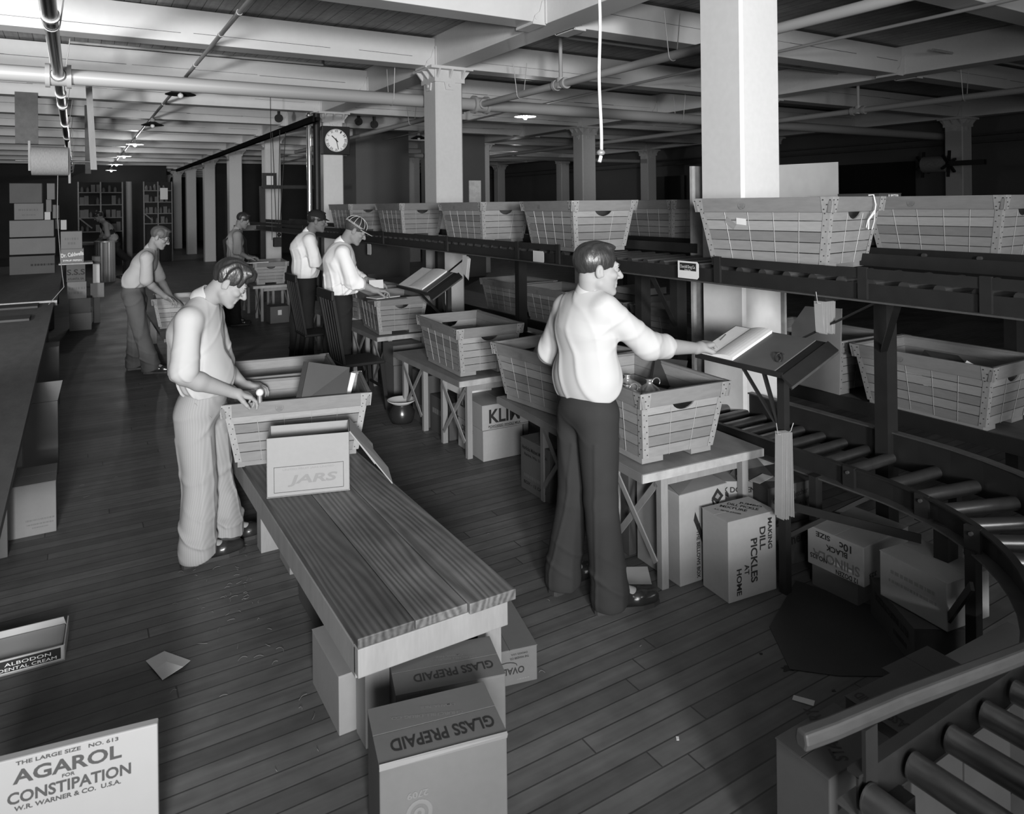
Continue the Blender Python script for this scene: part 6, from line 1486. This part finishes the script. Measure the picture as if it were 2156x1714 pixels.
# -- man in striped cap
gR, gL = (2.20, 6.90), (2.18, 7.18)
P_C = dict(head=(2.384, 6.994, 1.643), neck=(2.269, 7.063, 1.521), chest=(2.249, 7.098, 1.349), waist=(2.255, 7.095, 1.073), pelvis=(2.247, 7.076, 0.961),
           shR=(2.223, 6.892, 1.437), shL=(2.304, 7.299, 1.412), elR=(2.290, 6.817, 1.161), elL=(2.482, 7.238, 1.132), wrR=(2.507, 6.780, 1.056), wrL=(2.585, 7.083, 1.119),
           hipR=(2.238, 6.988, 0.924), hipL=(2.266, 7.182, 0.900), knR=(2.24, 6.98, .52), knL=(2.20, 7.24, .52), anR=(gR[0], gR[1], .105), anL=(gL[0], gL[1], .105))
_, g_, M_, H_ = person('man in striped baseball cap and white shirt writing on a basket', P_C, (.84, -.25, -.50),
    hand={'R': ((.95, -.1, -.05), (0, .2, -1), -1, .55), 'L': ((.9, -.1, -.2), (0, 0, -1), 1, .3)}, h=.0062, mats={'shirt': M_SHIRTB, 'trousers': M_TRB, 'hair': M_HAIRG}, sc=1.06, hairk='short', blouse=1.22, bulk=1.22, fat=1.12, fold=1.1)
def cap_on(H_, M_, sc, label_, stripes, visor=.075):
    t = bpy.data.objects.new('cap', None); C.objects.link(t); t.parent = LAST[0]; t['label'] = label_; F = Field(H_(0, 0, .05) - .16, H_(0, 0, .05) + .16, .005)
    F.ell(H_(0, -.018, .050), V3((.086, .108, .085)) * sc, M_, 0); F.cut(H_(0, 0, .045), M_ @ V3((0, -.12, -1)))
    o = bpy.data.objects.new('crown', F.mesh('crown', M_BOOK if stripes else M_TRB)); C.objects.link(o); o.parent = t
    vs = []; fs = []
    for k in range(9):
        a = math.pi * k / 8; vs += [H_(.075 * math.cos(a), .03 + .055 * math.sin(a), .050), H_(.082 * math.cos(a), .035 + (.055 + visor) * math.sin(a), .030), H_(.075 * math.cos(a), .03 + .055 * math.sin(a), .046), H_(.082 * math.cos(a), .035 + (.055 + visor) * math.sin(a), .026)]
    for k in range(8): a, b = 4 * k, 4 * k + 4; fs += [(a, b, b + 1, a + 1), (a + 2, a + 3, b + 3, b + 2), (a + 1, b + 1, b + 3, a + 3)]
    obj('visor', MB().add(vs, fs), M_BOOK if stripes else M_TRB, t)
    if stripes:
        sm = MB()
        for k in range(6):
            a = math.pi * k / 6 + .25; pts = []
            for j in range(15):
                b = math.pi * j / 14; r_ = math.cos(b); pts.append(H_(.088 * r_ * math.cos(a), -.018 + .110 * r_ * math.sin(a), .052 + .085 * math.sin(b)))
            sm.tube(pts, .0028, 5)
        for z_, rx in ((.056, 1.0), (.047, 1.01)): sm.tube([H_(.088 * rx * math.cos(a), -.018 + .110 * rx * math.sin(a), z_ + .012 * math.sin(a) * -1) for a in [k * math.pi / 12 for k in range(25)]], .0028, 5)
        sm.tube([H_(.082 * math.cos(a), .035 + (.055 + visor) * math.sin(a), .030) for a in [math.pi * k / 12 for k in range(13)]], .003, 5)
        obj('cap_piping', sm, M_PAPER, t)
        obj('cap_button', MB().ball(H_(0, -.018, .136), .006, 6), M_PAPER, t)
cap_on(H_, M_, 1.06, 'dark baseball cap with white piping worn by the second clerk', True)
# -- man in dark cap behind him
P_D = dict(head=(2.454, 8.563, 1.712), neck=(2.371, 8.637, 1.577), chest=(2.320, 8.667, 1.396), waist=(2.332, 8.660, 1.101), pelvis=(2.325, 8.641, 0.990),
           shR=(2.330, 8.451, 1.495), shL=(2.355, 8.880, 1.489), elR=(2.379, 8.398, 1.235), elL=(2.493, 8.843, 1.218), wrR=(2.513, 8.364, 1.124), wrL=(2.642, 8.754, 1.099),
           hipR=(2.322, 8.549, 0.942), hipL=(2.337, 8.751, 0.922), knR=(2.32, 8.62, .52), knL=(2.28, 8.86, .52), anR=(2.30, 8.55, .105), anL=(2.27, 8.84, .105))
_, g_, M_, H_ = person('man in dark flat cap and white shirt behind the striped-cap man', P_D, (.90, -.30, -.18),
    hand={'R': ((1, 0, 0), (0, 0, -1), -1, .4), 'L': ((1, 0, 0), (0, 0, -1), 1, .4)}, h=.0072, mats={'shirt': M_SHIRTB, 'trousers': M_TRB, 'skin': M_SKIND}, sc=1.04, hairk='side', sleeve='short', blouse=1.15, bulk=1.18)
cap_on(H_, M_, 1.03, 'plain dark flat cap with short peak worn by the first standing clerk', False, .045)
# -- man in braces, farther back
P_B = dict(head=(2.330, 12.375, 1.672), neck=(2.249, 12.424, 1.526), chest=(2.207, 12.449, 1.348), waist=(2.224, 12.439, 1.045), pelvis=(2.223, 12.440, 0.929),
           shR=(2.214, 12.235, 1.432), shL=(2.219, 12.676, 1.434), elR=(2.203, 12.195, 1.175), elL=(2.327, 12.669, 1.169), wrR=(2.375, 12.184, 1.068), wrL=(2.451, 12.536, 1.059),
           hipR=(2.227, 12.344, 0.889), hipL=(2.235, 12.550, 0.873), knR=(2.16, 12.2, .52), knL=(2.12, 12.4, .52), anR=(2.15, 12.15, .105), anL=(2.1, 12.4, .105))
_, g_, M_, H_ = person('distant man in dark braces over a grey shirt, writing with head bowed', P_B, (.85, -.30, -.42),
    hand={'R': ((1, 0, 0), (0, 0, -1), -1, .4), 'L': ((1, 0, 0), (0, 0, -1), 1, .4)}, h=.0085, mats={'shirt': M_SHIRTG, 'trousers': M_TRB, 'skin': M_SKIND}, sc=1.03, hairk='side', sleeve='short')
lat_ = unit(g_['shR'] - g_['shL']); fw_ = np.array([-lat_[1], lat_[0], 0]) 
bm_ = MB()
for k in (-.07, .07):
    c0 = g_['chest']; bm_.tube([g_['waist'] + lat_ * k * 1.1 + fw_ * .16, c0 + lat_ * k + fw_ * .165, g_['neck'] + lat_ * k * 1.2 + V3((0, 0, .0)) + fw_ * .02, c0 + lat_ * k * .9 - fw_ * .165, g_['waist'] + lat_ * k * .5 - fw_ * .16], .014, 6)
obj('braces', bm_, M_TRB, LAST[0])
# -- far man leaning over the corrugated bin, facing left
P_F = dict(head=(0.494, 22.125, 1.676), neck=(0.579, 22.073, 1.574), chest=(0.696, 22.003, 1.370), waist=(0.844, 21.914, 1.040), pelvis=(0.875, 21.895, 0.913),
           shR=(0.683, 22.245, 1.493), shL=(0.658, 21.792, 1.476), elR=(0.614, 22.286, 1.187), elL=(0.685, 21.718, 1.190), wrR=(0.458, 22.322, 1.013), wrL=(0.482, 21.899, 1.029),
           hipR=(0.879, 22.009, 0.806), hipL=(0.870, 21.781, 0.818), knR=(1.15, 22.3, .5), knL=(1.18, 22.1, .5), anR=(1.15, 22.35, .105), anL=(1.2, 22.1, .105))
person('far man in vest and white sleeves bending over the corrugated bin', P_F, (-.85, .0, -.5),
    hand={'R': ((-1, 0, -.3), (0, 0, -1), 1, .4), 'L': ((-1, 0, -.3), (0, 0, -1), -1, .4)}, h=.012, mats={'shirt': M_SHIRTG, 'trousers': M_TRB, 'skin': M_SKIND}, sc=1.03, hairk='side', sleeve='roll', shoe_dirs={'R': (-1, 0, 0), 'L': (-1, 0, 0)})
F = Field(V3(P_F['chest']) - .35, V3(P_F['chest']) + .35, .012)
c0, w0 = V3(P_F['chest']), V3(P_F['waist']); la = unit(V3(P_F['shR']) - V3(P_F['shL']))
F.rc(c0 + (V3(P_F['neck']) - c0) * .4, w0, .13, .135, k=.02, ax=la, ratio=1.32)
vo = bpy.data.objects.new('vest', F.mesh('vest', M_TRB)); C.objects.link(vo); vo.parent = LAST[0]; vo['label'] = 'dark vest'
